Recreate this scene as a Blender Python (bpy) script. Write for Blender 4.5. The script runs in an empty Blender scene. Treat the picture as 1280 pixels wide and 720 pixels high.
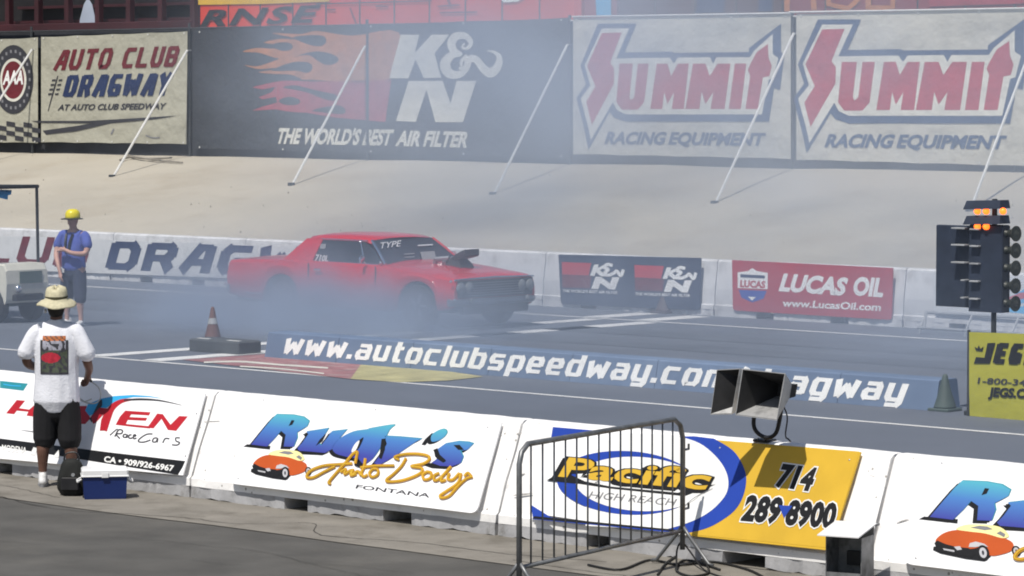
import bpy, bmesh, math, random
from math import sin, cos, pi, sqrt, radians, exp
from mathutils import Vector, Matrix, noise
from mathutils.bvhtree import BVHTree
random.seed(7)
S = bpy.context.scene
COL = S.collection

# ------------------------------------------------------------------ camera
FPX, YAW, PIT, CH = 4182.0, radians(46.764), radians(3.353), 3.5046
FW = Vector((-cos(YAW)*cos(PIT), sin(YAW)*cos(PIT), -sin(PIT)))
RT = Vector((sin(YAW), cos(YAW), 0.0))
UP = RT.cross(FW)
EYE = Vector((0, 0, CH))
cd = bpy.data.cameras.new("camera")
cam = bpy.data.objects.new("camera", cd); COL.objects.link(cam)
cd.sensor_width = 36; cd.lens = FPX/1280*36; cd.clip_start = 0.1; cd.clip_end = 6000
cam.matrix_world = Matrix(((RT.x, UP.x, -FW.x, EYE.x), (RT.y, UP.y, -FW.y, EYE.y), (RT.z, UP.z, -FW.z, EYE.z), (0, 0, 0, 1)))
S.camera = cam

# ------------------------------------------------------------------ sun, sky, exposure
SUNV = Vector((0.13, -0.50, 0.87)).normalized()          # towards the sun
sun = bpy.data.lights.new("sun", 'SUN'); sun.energy = 4.3; sun.angle = radians(0.53); sun.color = (1.0, .955, .88)
so = bpy.data.objects.new("sun", sun); COL.objects.link(so)
so.rotation_euler = SUNV.to_track_quat('Z', 'Y').to_euler()
W = bpy.data.worlds.new("World"); S.world = W; W.use_nodes = True
wn = W.node_tree.nodes; wl = W.node_tree.links
sky = wn.new('ShaderNodeTexSky'); sky.sky_type = 'NISHITA'; sky.sun_disc = False
sky.sun_elevation = math.asin(SUNV.z); sky.sun_rotation = math.atan2(SUNV.x, SUNV.y); sky.air_density = 1.0; sky.dust_density = 1.5
wl.new(sky.outputs[0], wn['Background'].inputs[0]); wn['Background'].inputs[1].default_value = 0.075
S.view_settings.view_transform = 'Standard'; S.view_settings.look = 'None'
S.view_settings.exposure = 0.12; S.view_settings.gamma = 1.0
S.render.engine = 'CYCLES'
try:
    S.cycles.use_denoising = True
    S.cycles.max_bounces = 6; S.cycles.volume_bounces = 2; S.cycles.transparent_max_bounces = 12
    S.cycles.volume_step_rate = 1.0; S.cycles.volume_max_steps = 64
    S.cycles.sample_clamp_indirect = 4.0; S.cycles.filter_width = 1.9
except Exception: pass

# ------------------------------------------------------------------ geometry of view: a pixel of the 1280x720 photograph -> a point on a real plane
def ray(x, y): return FW + RT*((x-640)/FPX) - UP*((y-360)/FPX)
def gz(x, y, z=0.0):
    d = ray(x, y); return EYE + d*((z-CH)/d.z)
def gy(x, y, Y):
    d = ray(x, y); return EYE + d*(Y/d.y)
class Plane:
    """a real flat surface: point, normal (towards the viewer); at(px, py, layer) gives the point on it"""
    def __init__(s, p, n, dx=0.0, step=.0016):
        s.p = Vector(p); s.n = Vector(n).normalized(); s.dx = dx; s.step = step
    def at(s, x, y, layer=0):
        d = ray(x, y); t = (s.p-EYE).dot(s.n)/d.dot(s.n)
        q = EYE + d*t + s.n*(layer*s.step); q.x += s.dx; return q

# ------------------------------------------------------------------ materials
def lin(c):
    if isinstance(c, str):
        c = [int(c[i:i+2], 16)/255 for i in (0, 2, 4)]
    return tuple(((v+.055)/1.055)**2.4 if v > .04045 else v/12.92 for v in c)
MATS = {}
def mat(name, col, rough=.6, var=.12, scale=6, bump=0.0, bscale=30, metal=0.0, spec=.4, dirt=None, dscale=2, damt=.35, emit=0, sheen=0, detail=5, thr=.5, bdist=.02):
    if name in MATS: return MATS[name]
    m = bpy.data.materials.new(name); m.use_nodes = True; nt = m.node_tree; N = nt.nodes; L = nt.links
    b = N['Principled BSDF']; col = lin(col) if isinstance(col, str) else col
    tc = N.new('ShaderNodeTexCoord'); no = N.new('ShaderNodeTexNoise'); no.inputs['Scale'].default_value = scale; no.inputs['Detail'].default_value = detail
    L.new(tc.outputs['Object'], no.inputs['Vector'])
    r = N.new('ShaderNodeValToRGB'); e = r.color_ramp.elements
    e[0].position = .3; e[1].position = .7
    e[0].color = (*[max(0, v*(1-var)) for v in col], 1); e[1].color = (*[min(1, v*(1+var)) for v in col], 1)
    L.new(no.outputs['Fac'], r.inputs[0]); out = r.outputs[0]
    if dirt:
        d = N.new('ShaderNodeTexNoise'); d.inputs['Scale'].default_value = dscale; d.inputs['Detail'].default_value = 9; d.inputs['Roughness'].default_value = .7
        L.new(tc.outputs['Object'], d.inputs['Vector'])
        dr = N.new('ShaderNodeValToRGB'); dr.color_ramp.elements[0].position = thr; dr.color_ramp.elements[1].position = thr+.18
        dr.color_ramp.elements[0].color = (0, 0, 0, 1); dr.color_ramp.elements[1].color = (damt,)*3+(1,)
        L.new(d.outputs['Fac'], dr.inputs[0])
        mx = N.new('ShaderNodeMix'); mx.data_type = 'RGBA'; L.new(dr.outputs[0], mx.inputs[0]); L.new(out, mx.inputs[6]); mx.inputs[7].default_value = (*lin(dirt), 1); out = mx.outputs[2]
    L.new(out, b.inputs['Base Color'])
    b.inputs['Roughness'].default_value = rough; b.inputs['Metallic'].default_value = metal; b.inputs['Specular IOR Level'].default_value = spec
    if bump:
        bn = N.new('ShaderNodeTexNoise'); bn.inputs['Scale'].default_value = bscale; bn.inputs['Detail'].default_value = 6
        L.new(tc.outputs['Object'], bn.inputs['Vector'])
        bp = N.new('ShaderNodeBump'); bp.inputs['Strength'].default_value = bump; bp.inputs['Distance'].default_value = bdist
        L.new(bn.outputs['Fac'], bp.inputs['Height']); L.new(bp.outputs[0], b.inputs['Normal'])
    if emit:
        b.inputs['Emission Color'].default_value = (*col, 1); b.inputs['Emission Strength'].default_value = emit
    MATS[name] = m; return m
def node_add(m, bt, **k):
    n = m.node_tree.nodes.new(bt)
    for a, v in k.items(): setattr(n, a, v)
    return n

# ------------------------------------------------------------------ objects
def link(name, me, m, parent=None, smooth=False):
    if m is not None and not isinstance(m, (list, tuple)): m = [m]
    for x in (m or []): me.materials.append(x)
    if smooth:
        for p in me.polygons: p.use_smooth = True
    o = bpy.data.objects.new(name, me); COL.objects.link(o)
    if parent is not None: o.parent = parent
    return o
def tagp(o, label=None, cat=None, group=None, kind=None):
    if label: o['label'] = label
    if cat: o['category'] = cat
    if group: o['group'] = group
    if kind: o['kind'] = kind
    return o
def thing(name, label, cat, loc, group=None, rz=0):
    o = bpy.data.objects.new(name, None); COL.objects.link(o); o.empty_display_size = .1
    o.location = loc; o.rotation_euler = (0, 0, rz)
    return tagp(o, label, cat, group)
class MB:
    """collects shapes given in world coordinates (or the parent's local ones); build() links them as one mesh object"""
    def __init__(s): s.v = []; s.f = []; s.mi = []; s.cur = 0
    def add(s, vs, fs):
        n = len(s.v); s.v += [tuple(v) for v in vs]; s.f += [tuple(n+i for i in f) for f in fs]; s.mi += [s.cur]*len(fs); return s
    def box(s, a, b):
        (x0, y0, z0), (x1, y1, z1) = a, b
        return s.add([(x0,y0,z0),(x1,y0,z0),(x1,y1,z0),(x0,y1,z0),(x0,y0,z1),(x1,y0,z1),(x1,y1,z1),(x0,y1,z1)],
                     [(0,3,2,1),(4,5,6,7),(0,1,5,4),(1,2,6,5),(2,3,7,6),(3,0,4,7)])
    def bbox(s, a, b, r=.01):
        """box with chamfered vertical edges and top"""
        (x0,y0,z0),(x1,y1,z1) = a, b
        def ring(z, i): return [(x0+r+i,y0+i,z),(x1-r-i,y0+i,z),(x1-i,y0+r+i,z),(x1-i,y1-r-i,z),(x1-r-i,y1-i,z),(x0+r+i,y1-i,z),(x0+i,y1-r-i,z),(x0+i,y0+r+i,z)]
        rs = [ring(z0,0), ring(z1-r,0), ring(z1,r)]
        vs = sum(rs, []); fs = [tuple(range(7,-1,-1)), tuple(range(16,24))]
        for k in range(2):
            for j in range(8): fs.append((k*8+j, k*8+(j+1)%8, k*8+8+(j+1)%8, k*8+8+j))
        return s.add(vs, fs)
    def loft(s, rings, cap=True, closed=True):
        n = len(rings[0]); vs = [v for r in rings for v in r]; fs = []
        for k in range(len(rings)-1):
            for j in range(n if closed else n-1):
                fs.append((k*n+j, k*n+(j+1)%n, (k+1)*n+(j+1)%n, (k+1)*n+j))
        if cap and closed: fs += [tuple(range(n-1,-1,-1)), tuple(range((len(rings)-1)*n, len(rings)*n))]
        return s.add(vs, fs)
    def tube(s, pts, r, n=8, cap=True):
        pts = [Vector(p) for p in pts]; rr = r if isinstance(r, (list, tuple)) else [r]*len(pts)
        rings = []; prev = None
        for i, p in enumerate(pts):
            d = (pts[min(i+1, len(pts)-1)]-pts[max(i-1, 0)]).normalized()
            if prev is None:
                a = d.cross(Vector((0, 0, 1)))
                if a.length < .05: a = d.cross(Vector((1, 0, 0)))
                a.normalize()
            else:
                a = (prev - d*prev.dot(d)).normalized()
            prev = a; b = d.cross(a)
            rings.append([p + (a*cos(2*pi*j/n)+b*sin(2*pi*j/n))*rr[i] for j in range(n)])
        return s.loft(rings, cap)
    def lathe(s, prof, c=(0,0,0), axis=Vector((0,0,1)), n=20):
        axis = Vector(axis).normalized(); a = axis.cross(Vector((0,0,1)))
        if a.length < .05: a = Vector((1,0,0))
        a.normalize(); b = axis.cross(a); c = Vector(c)
        return s.loft([[c+axis*h+(a*cos(2*pi*j/n)+b*sin(2*pi*j/n))*max(r,1e-4) for j in range(n)] for r, h in prof])
    def prism(s, poly, d):
        """closed 3-D polygon (list of points) extruded by vector d"""
        n = len(poly); d = Vector(d); P = [Vector(p) for p in poly]
        return s.add(P+[p+d for p in P], [tuple(range(n)), tuple(range(2*n-1, n-1, -1))]+[(i, i+n, (i+1)%n+n, (i+1)%n) for i in range(n)])
    def build(s, name, m, parent=None, smooth=False, local=False, label=None, norm=False):
        vs = s.v
        if parent is not None and not local:
            if '_w' in parent: L = parent['_w']
            else:
                L = Vector(); q_ = parent
                while q_ is not None: L = L+q_.location; q_ = q_.parent
            vs = [(v[0]-L[0], v[1]-L[1], v[2]-L[2]) for v in vs]
        me = bpy.data.meshes.new(name); me.from_pydata(vs, [], s.f); me.update()
        if norm:
            bm = bmesh.new(); bm.from_mesh(me); bmesh.ops.recalc_face_normals(bm, faces=bm.faces); bm.to_mesh(me); bm.free()
        o = link(name, me, m, parent, smooth)
        if isinstance(m, (list, tuple)):
            for p, i in zip(me.polygons, s.mi): p.material_index = i
        if parent is None and not local: pass
        if label: o['label'] = label
        return o
def smooth_poly(pts, k=4):
    n = len(pts); out = []
    for i in range(n):
        p0, p1, p2, p3 = pts[i-1], pts[i], pts[(i+1)%n], pts[(i+2)%n]
        for j in range(k):
            t = j/k
            out.append(tuple(.5*((2*p1[c])+(-p0[c]+p2[c])*t+(2*p0[c]-5*p1[c]+4*p2[c]-p3[c])*t*t+(-p0[c]+3*p1[c]-3*p2[c]+p3[c])*t**3) for c in (0, 1)))
    return out
def smooth_line(pts, k=5):
    n = len(pts); out = []
    for i in range(n-1):
        p0, p1, p2, p3 = pts[max(i-1,0)], pts[i], pts[i+1], pts[min(i+2,n-1)]
        for j in range(k):
            t = j/k
            out.append(tuple(.5*((2*p1[c])+(-p0[c]+p2[c])*t+(2*p0[c]-5*p1[c]+4*p2[c]-p3[c])*t*t+(-p0[c]+3*p1[c]-3*p2[c]+p3[c])*t**3) for c in range(len(p1))))
    out.append(tuple(pts[-1])); return out
class Print:
    """flat print on a plane: shapes traced in photograph pixels, one mesh per ink"""
    def __init__(s, plane, sub=None): s.pl = plane; s.ink = []; s.sub = sub; s.word = False
    def mb(s, ink):
        if s.word and s.ink and s.ink[-1][0] == ink: return s.ink[-1][1]
        s.ink.append((ink, MB(), 'lettering' if s.word is not False else 'printed_shape')); return s.ink[-1][1]
    def z(s, pts):
        if not s.sub: return pts
        ox, oy, k = s.sub; return [(ox+p[0]/k, oy+p[1]/k, *p[2:]) for p in pts]
    def poly(s, pts, ink, layer=1, smooth=False, raw=False, d=(0, 0)):
        if not raw: pts = s.z(pts)
        pts = [(p[0]+d[0], p[1]+d[1]) for p in pts]
        if smooth: pts = smooth_poly(pts)
        # triangulate by bmesh so concave outlines fill correctly
        P = [s.pl.at(x, y, layer) for x, y in pts]
        bm = bmesh.new(); vs = [bm.verts.new(p) for p in P]
        f = bm.faces.new(vs); f.normal_update()
        if f.normal.dot(s.pl.n) < 0: bmesh.ops.reverse_faces(bm, faces=[f])
        bmesh.ops.triangulate(bm, faces=bm.faces[:], ngon_method='BEAUTY')
        bm.verts.index_update(); s.mb(ink).add([v.co[:] for v in bm.verts], [tuple(v.index for v in f.verts) for f in bm.faces]); bm.free()
    def line(s, pts, w, ink, layer=1, smooth=True, raw=False, d=(0, 0)):
        """ribbon of width w photograph pixels (or per-point widths as third value)"""
        if not raw: pts = s.z(pts)
        pts = [(p[0]+d[0], p[1]+d[1], (p[2] if len(p) > 2 else w)) for p in pts]
        if smooth and len(pts) > 2: pts = smooth_line(pts)
        L = []; n = len(pts)
        for i, p in enumerate(pts):
            a = pts[max(i-1, 0)]; b = pts[min(i+1, n-1)]
            dx, dy = b[0]-a[0], b[1]-a[1]; q = sqrt(dx*dx+dy*dy) or 1
            nx, ny = -dy/q*p[2]/2, dx/q*p[2]/2
            h = layer+i*.004
            L.append((s.pl.at(p[0]+nx, p[1]+ny, h), s.pl.at(p[0]-nx, p[1]-ny, h)))
        vs = [v for c in L for v in c]
        s.mb(ink).add(vs, [(2*i, 2*i+1, 2*i+3, 2*i+2) for i in range(n-1)])
    def ellipse(s, c, rx, ry, ink, layer=1, rot=0, n=32, raw=False):
        pts = []
        for i in range(n):
            a = 2*pi*i/n; x, y = rx*cos(a), ry*sin(a)
            pts.append((c[0]+x*cos(rot)-y*sin(rot), c[1]+x*sin(rot)+y*cos(rot)))
        s.poly(pts, ink, layer, raw=raw)
    def text(s, body, bl, br, tl, ink, layer=1, bold=.0, raw=False, d=(0, 0), sp=1.0, grow=(0, 0)):
        if not raw: bl, br, tl = s.z([bl, br, tl])
        c = bpy.data.curves.new('t', 'FONT'); c.body = body; c.size = 1; c.offset = bold; c.resolution_u = 3; c.fill_mode = 'FRONT'; c.space_character = sp
        o = bpy.data.objects.new('t', c); me = bpy.data.meshes.new_from_object(o)
        xs = [v.co.x for v in me.vertices]
        x0, x1 = min(xs)+bold, max(xs)-bold
        B = s.pl.at(bl[0]+d[0], bl[1]+d[1], layer); U = s.pl.at(br[0]+d[0], br[1]+d[1], layer)-B; V = s.pl.at(tl[0]+d[0], tl[1]+d[1], layer)-B
        s.word = 1; s.ink.append((ink, MB(), 'lettering'))
        s.mb(ink).add([B+U*((v.co.x-x0)/(x1-x0))+V*(v.co.y/.729) for v in me.vertices], [tuple(p.vertices) for p in me.polygons])
        s.word = False; bpy.data.objects.remove(o); bpy.data.curves.remove(c); bpy.data.meshes.remove(me)
    def block(s, body, bl, br, tl, ink, layer=1, t=.26, gap=.25, raw=False, kx=1.0, grow=1.0):
        """squared racing lettering out of straight strokes"""
        if not raw: bl, br, tl = s.z([bl, br, tl])
        B = s.pl.at(*bl, layer); U = s.pl.at(*br, layer)-B; V = s.pl.at(*tl, layer)-B
        W_ = {'w': 1.3, 'm': 1.45, 'l': .32, '.': .32, '/': .6, 't': .75, 'r': .75, '1': .6, 'W': 1.3, ' ': .5, '-': .6}
        tot = sum(W_.get(c, 1) for c in body)+gap*(len(body)-1); hh = t/2; X = .74
        G = {'A': [[(0,0),(.55,1),(1,1),(1,0)],[(.35,.33),(1,.33)]], 'D': [[(0,0),(0,1),(.8,1),(1,.8),(1,.2),(.8,0),(0,0)]],
             'R': [[(0,0),(0,1),(.85,1),(1,.88),(1,.6),(.85,.45),(0,.45)],[(.7,.45),(1,0)]],
             'G': [[(1,1),(.2,1),(0,.8),(0,.2),(.2,0),(1,0),(1,.45),(.55,.45)]], 'W': [[(0,1),(.12,0),(.5,.7),(.88,0),(1,1)]],
             'Y': [[(0,1),(.5,.48),(1,1)],[(.5,.5),(.5,0)]], 'U': [[(0,1),(0,.2),(.2,0),(.8,0),(1,.2),(1,1)]],
             'T': [[(0,1),(1,1)],[(.5,1),(.5,0)]], 'O': [[(.2,0),(0,.2),(0,.8),(.2,1),(.8,1),(1,.8),(1,.2),(.8,0),(.2,0)]],
             'C': [[(1,1),(.2,1),(0,.8),(0,.2),(.2,0),(1,0)]], 'L': [[(0,1),(0,0),(1,0)]],
             'B': [[(0,0),(0,1),(.8,1),(1,.85),(1,.65),(.85,.52),(1,.4),(1,.15),(.8,0),(0,0)],[(0,.52),(.85,.52)]],
             'E': [[(1,1),(0,1),(0,0),(1,0)],[(0,.5),(.85,.5)]], 'S': [[(1,1),(.15,1),(0,.85),(0,.62),(.15,.5),(.85,.5),(1,.38),(1,.15),(.85,0),(0,0)]], 'J': [[(1,1),(1,.15),(.8,0),(.2,0),(0,.15),(0,.3)]],
             'w': [[(0,X),(.14,0),(.5,.55),(.86,0),(1,X)]], 'a': [[(.1,X),(.85,X),(1,.6),(1,0),(.15,0),(0,.1),(0,.32),(.15,.40),(1,.40)]],
             'u': [[(0,X),(0,.13),(.15,0),(1,0),(1,X)]], 't': [[(.3,1),(.3,.12),(.45,0),(1,0)],[(0,X),(1,X)]],
             'o': [[(.15,0),(0,.13),(0,.61),(.15,X),(.85,X),(1,.61),(1,.13),(.85,0),(.15,0)]], 'c': [[(1,X),(.15,X),(0,.61),(0,.13),(.15,0),(1,0)]],
             'l': [[(.5,1),(.5,0)]], 'b': [[(0,1),(0,0),(.85,0),(1,.13),(1,.61),(.85,X),(0,X)]], 'd': [[(1,1),(1,0),(.15,0),(0,.13),(0,.61),(.15,X),(1,X)]],
             's': [[(1,X),(.15,X),(0,.62),(0,.48),(.12,.38),(.88,.38),(1,.28),(1,.12),(.88,0),(0,0)]], 'p': [[(0,-.28),(0,X),(.85,X),(1,.61),(1,.13),(.85,0),(0,0)]],
             'e': [[(1,0),(.15,0),(0,.13),(0,.61),(.15,X),(.85,X),(1,.61),(1,.36),(0,.36)]], 'y': [[(0,X),(0,.13),(.15,0),(1,0)],[(1,X),(1,-.15),(.85,-.28),(.1,-.28)]],
             '.': [[(.5,0),(.5,.06)]], 'm': [[(0,0),(0,X),(.9,X),(1,.61),(1,0)],[(.5,X),(.5,0)]], 'n': [[(0,0),(0,X),(.85,X),(1,.61),(1,0)]], '/': [[(0,0),(1,1)]],
             'r': [[(0,0),(0,X),(1,X)]], 'g': [[(1,X),(.15,X),(0,.61),(0,.13),(.15,0),(1,0)],[(1,X),(1,-.15),(.85,-.28),(.1,-.28)]],
             '7': [[(0,1),(1,1),(.4,0)]], '1': [[(0,.8),(.6,1),(.6,0)]], '4': [[(.75,0),(.75,1),(0,.3),(1,.3)]], '2': [[(0,.75),(.15,1),(.85,1),(1,.85),(1,.62),(0,0),(1,0)]],
             '8': [[(.2,.5),(0,.4),(0,.15),(.2,0),(.8,0),(1,.15),(1,.4),(.8,.5),(1,.62),(1,.85),(.8,1),(.2,1),(0,.85),(0,.62),(.2,.5),(.8,.5)]],
             '9': [[(1,.45),(.2,.45),(0,.6),(0,.85),(.2,1),(.8,1),(1,.85),(1,.15),(.8,0),(0,0)]], '0': [[(.2,0),(0,.2),(0,.8),(.2,1),(.8,1),(1,.8),(1,.2),(.8,0),(.2,0)]]}
        lay = 0; xx = 0; s.word = 1; s.ink.append((ink, MB(), 'lettering'))
        for ch in body:
            w_ = W_.get(ch, 1)/tot; x0 = xx/tot; xx += W_.get(ch, 1)+gap
            if ch not in G: continue
            asp = (U.length*w_)/V.length; a1 = (U.length/tot)/V.length
            tv = hh; tu = hh*kx/asp
            for st in G[ch]:
                P = [(min(tu, .5)+q[0]*max(0, 1-2*tu), tv+q[1]*(1-2*tv)) for q in st]
                closed = P[0] == P[-1]
                for i in range(len(P)-1):
                    a, b = Vector((P[i][0]*asp, P[i][1])), Vector((P[i+1][0]*asp, P[i+1][1]))
                    dd = (b-a).normalized(); vert = abs(dd.y)
                    th = tv*(1+(kx-1)*vert)*grow; e = tv*grow
                    w = Vector((-dd.y, dd.x))*th
                    a2 = a - dd*(e if (i == 0 and not closed) else e*.55); b2 = b + dd*(e if (i == len(P)-2 and not closed) else e*.55)
                    q = [a2-w, b2-w, b2+w, a2+w]; lay += 1
                    s.mb(ink).add([B+U*(x0+c.x/asp*w_)+V*c.y+s.pl.n*(lay%7)*.00025 for c in q], [(0,1,2,3)])
        s.word = False
    def build(s, parent, names=None, single=None):
        for ink, mb, nm in s.ink:
            if mb.v: mb.build((names or {}).get(ink, nm), INK[ink], parent)

INK = {}
def ink(name, col, rough=.55, var=.08, **k): INK[name] = mat('ink_'+name, col, rough, var, 3, **k)
ink('black', '141416'); ink('navy', '1d2c52', bump=.85, bscale=.9, bdist=.2); ink('red', 'b01c2a'); ink('gold', 'b98518', var=.25, scale=1) if False else ink('gold', 'b98518', var=.3)
ink('white', 'e4e4e2'); ink('yellow', (.60, .372, .03)); ink('blue', '1e3f9e'); ink('sky', '35a7dc'); ink('orange', 'b8501c'); ink('cream', 'efe3a0')
ink('grey', '7c7c80'); ink('maroon', '651c26', bump=.85, bscale=.9, bdist=.2); ink('teal', '2b8a96'); ink('peach', 'f0b070'); ink('lucas', 'b3202e'); ink('offwhite', 'cfcdc2', bump=.85, bscale=.9, bdist=.2); ink('dark', '34343a')
ink('lime', 'c9c52c'); ink('silver', 'b4b4b8')

# ------------------------------------------------------------------ common materials
M_asph = mat('asphalt', (.080, .077, .071), .88, .22, 1.6, bump=.25, bscale=180, dirt='8a8478', dscale=.55, damt=.12)
M_track = mat('track_asphalt', (.108, .122, .152), .80, .08, .5, bump=.15, bscale=150, dirt='3c424c', dscale=.22, damt=.35)
M_conc = mat('concrete_strip', (.20, .185, .16), .9, .16, 2.2, bump=.35, bscale=60, dirt='4c473d', dscale=1.7, damt=.6)
M_white = mat('painted_concrete', (.80, .79, .78), .75, .05, 3, bump=.25, bscale=14, dirt='77726a', dscale=4, damt=.7, thr=.60)
M_foot = mat('grey_barrier_foot', (.36, .36, .37), .85, .12, 3, bump=.4, bscale=14, dirt='5a554c', dscale=5, damt=.7, thr=.55)  # foot greyer and darker than the painted body, with random blotches
nt = M_white.node_tree; b_ = nt.nodes['Principled BSDF']; src = b_.inputs['Base Color'].links[0].from_socket
v_ = nt.nodes.new('ShaderNodeTexVoronoi'); v_.inputs['Scale'].default_value = 9; v_.inputs['Randomness'].default_value = 1.0; tc = nt.nodes.new('ShaderNodeTexCoord'); nt.links.new(tc.outputs['Object'], v_.inputs['Vector'])
n_ = nt.nodes.new('ShaderNodeTexNoise'); n_.inputs['Scale'].default_value = 2.1; nt.links.new(tc.outputs['Object'], n_.inputs['Vector'])
q_ = nt.nodes.new('ShaderNodeMath'); q_.operation = 'MULTIPLY_ADD'; nt.links.new(n_.outputs['Fac'], q_.inputs[0]); q_.inputs[1].default_value = -.34; q_.inputs[2].default_value = .27; 
q2 = nt.nodes.new('ShaderNodeMath'); q2.operation = 'ADD'; nt.links.new(v_.outputs['Distance'], q2.inputs[0]); nt.links.new(q_.outputs[0], q2.inputs[1])
q3 = nt.nodes.new('ShaderNodeMapRange'); nt.links.new(q2.outputs[0], q3.inputs[0]); q3.inputs[1].default_value = .16; q3.inputs[2].default_value = .20; q3.inputs[3].default_value = .75; q3.inputs[4].default_value = 0
mx = nt.nodes.new('ShaderNodeMix'); mx.data_type = 'RGBA'; nt.links.new(q3.outputs[0], mx.inputs[0]); nt.links.new(src, mx.inputs[6]); mx.inputs[7].default_value = (.16, .15, .13, 1); nt.links.new(mx.outputs[2], b_.inputs['Base Color'])
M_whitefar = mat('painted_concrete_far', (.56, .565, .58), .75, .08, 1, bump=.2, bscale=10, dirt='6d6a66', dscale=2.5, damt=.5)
M_sheet = mat('sign_sheet', (.86, .86, .87), .45, .03, 2)
M_dirt = mat('embankment_dirt', (.385, .352, .288), .95, .08, .35, bump=.4, bscale=3, bdist=.05, dirt='8c806c', dscale=.5, damt=.4)
M_steel = mat('galvanised_steel', (.38, .39, .40), .5, .2, 12, metal=.6)
M_dkst = mat('dark_painted_steel', (.045, .05, .055), .5, .3, 10, metal=.3)
M_black = mat('black_plastic', (.012, .012, .014), .5, .3, 10)
M_screen = mat('dark_wind_screen', (.022, .024, .03), .85, .3, 1.2, bump=.4, bscale=3)
M_dirtgap = mat('dark_crack_line', (.03, .028, .025), .95, .2, 10)  # near-black brown for the pavement crack ribbons
M_line = mat('white_road_paint', (.62, .62, .61), .75, .1, 5, dirt='50545c', dscale=6, damt=.7, thr=.55)
M_chrome = mat('chrome', (.82, .83, .85), .12, .04, 3, metal=1.0)

# ------------------------------------------------------------------ ground
def sheet(name, pts, z, m, kind='structure'):
    me = bpy.data.meshes.new(name); me.from_pydata([(x, y, z) for x, y in pts], [], [tuple(range(len(pts)))]); me.update()
    if me.polygons[0].normal.z < 0: me.flip_normals()
    o = link(name, me, m); o['kind'] = kind; return o
sheet('ground', [(-3000, -1500), (1500, -1500), (1500, 4500), (-3000, 4500)], -.012, M_asph)
sheet('pit_pavement', [(-150, -20), (60, -20), (60, 19.0), (-150, 19.0)], -.006, M_asph)
sheet('track', [(-150, 19.3), (60, 19.3), (60, 41.5), (-150, 41.5)], -.004, M_track)
# the lighter concrete strip along the barrier, with an uneven front edge
edge = []
for i in range(121):
    x = -60+i*.75
    edge.append((x, 17.98+.10*noise.noise(Vector((x*.35, 3, 0)))+.03*noise.noise(Vector((x*2.1, 9, 0)))))
sheet('concrete_strip', [(-60, 20.2), *edge, (30, 20.2)], 0.0, M_conc)
# cracks in the strip
crk = MB()
def crack(pts, w):
    pts = smooth_line(pts, 8); a = []
    for i, (x, y) in enumerate(pts):
        p = gz(x, y, .0015); j = noise.noise(Vector((x*.11, y*.3, 1)))*.035; ww = w*(.6+.8*abs(noise.noise(Vector((x*.2, 5, 2)))))
        a += [(p.x, p.y+j-ww/2, .0025), (p.x, p.y+j+ww/2, .0025)]
    crk.add(a, [(2*i, 2*i+2, 2*i+3, 2*i+1) for i in range(len(pts)-1)])
crack([(0, 620), (60, 634), (140, 641), (230, 647), (300, 655), (390, 654), (402, 669), (520, 678), (640, 693), (760, 702)], .016)
crack([(0, 606), (30, 612), (75, 622)], .01)
crack([(800, 690), (900, 705), (990, 716)], .02)
crack([(0, 676), (70, 680), (150, 672), (260, 682), (330, 690), (420, 712), (470, 722)], .008)
crack([(240, 700), (300, 706), (380, 703), (520, 716)], .007)
crack([(640, 700), (720, 712), (800, 722)], .012)
o = crk.build('pavement_crack', M_dirtgap); o['kind'] = 'structure'

# road paint
def paint(name, a, b, m=None, z=0.0):
    (x0, y0), (x1, y1) = a, b
    return sheet(name, [(x0, y0), (x1, y0), (x1, y1), (x0, y1)], z, m or M_line)
paint('lane_line', (-140, 28.40), (40, 28.50)); paint('lane_line', (-140, 38.62), (40, 38.74))
M_stripe = mat('stripe_paint', (.66, .66, .65), .75, .1, 3, dirt='62666d', dscale=3, damt=.6)
paint('start_stripe', (-34.62, 28.56), (-34.28, 38.5), M_stripe); paint('start_stripe', (-33.52, 28.56), (-33.14, 38.5), M_stripe)
paint('start_stripe', (-34.95, 38.8), (-34.5, 40.1), M_stripe); paint('start_stripe', (-33.9, 38.8), (-33.45, 40.1), M_stripe)
M_redp = mat('faded_red_decal', (.27, .12, .125), .8, .25, 3, dirt='a89a98', dscale=4, damt=.8, thr=.5)
M_yelp = mat('faded_yellow_decal', (.36, .33, .16), .8, .25, 3, dirt='a89a70', dscale=4, damt=.6, thr=.55)
def qz(name, P, m, z=.004):
    Q = [gz(*p) for p in P]; return sheet(name, [(q.x, q.y) for q in Q], z, m)
qz('track_decal', [(228, 450), (330, 443), (452, 455), (438, 474)], M_redp); qz('track_decal', [(438, 474), (452, 455), (545, 462), (604, 471), (560, 476), (500, 478)], M_yelp)
pr = Print(Plane((0, 0, .006), (0, 0, 1)))
pr.line([(255, 453), (300, 452), (350, 456), (410, 460)], 2, 'offwhite'); pr.line([(300, 458), (350, 461), (405, 467)], 1.5, 'offwhite')
for _, mb_, _ in pr.ink: mb_.build('track_decal_lettering', INK['offwhite'])['kind'] = 'structure'
# drag-strip rubber: darker grooves down each lane
M_rub = mat('rubbered_groove', (.092, .104, .128), .65, .1, .7, dirt='6f7784', dscale=.4, damt=.2)
paint('rubber_groove', (-140, 34.6), (40, 35.5), M_rub); paint('rubber_groove', (-140, 36.3), (40, 37.2), M_rub)

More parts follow.
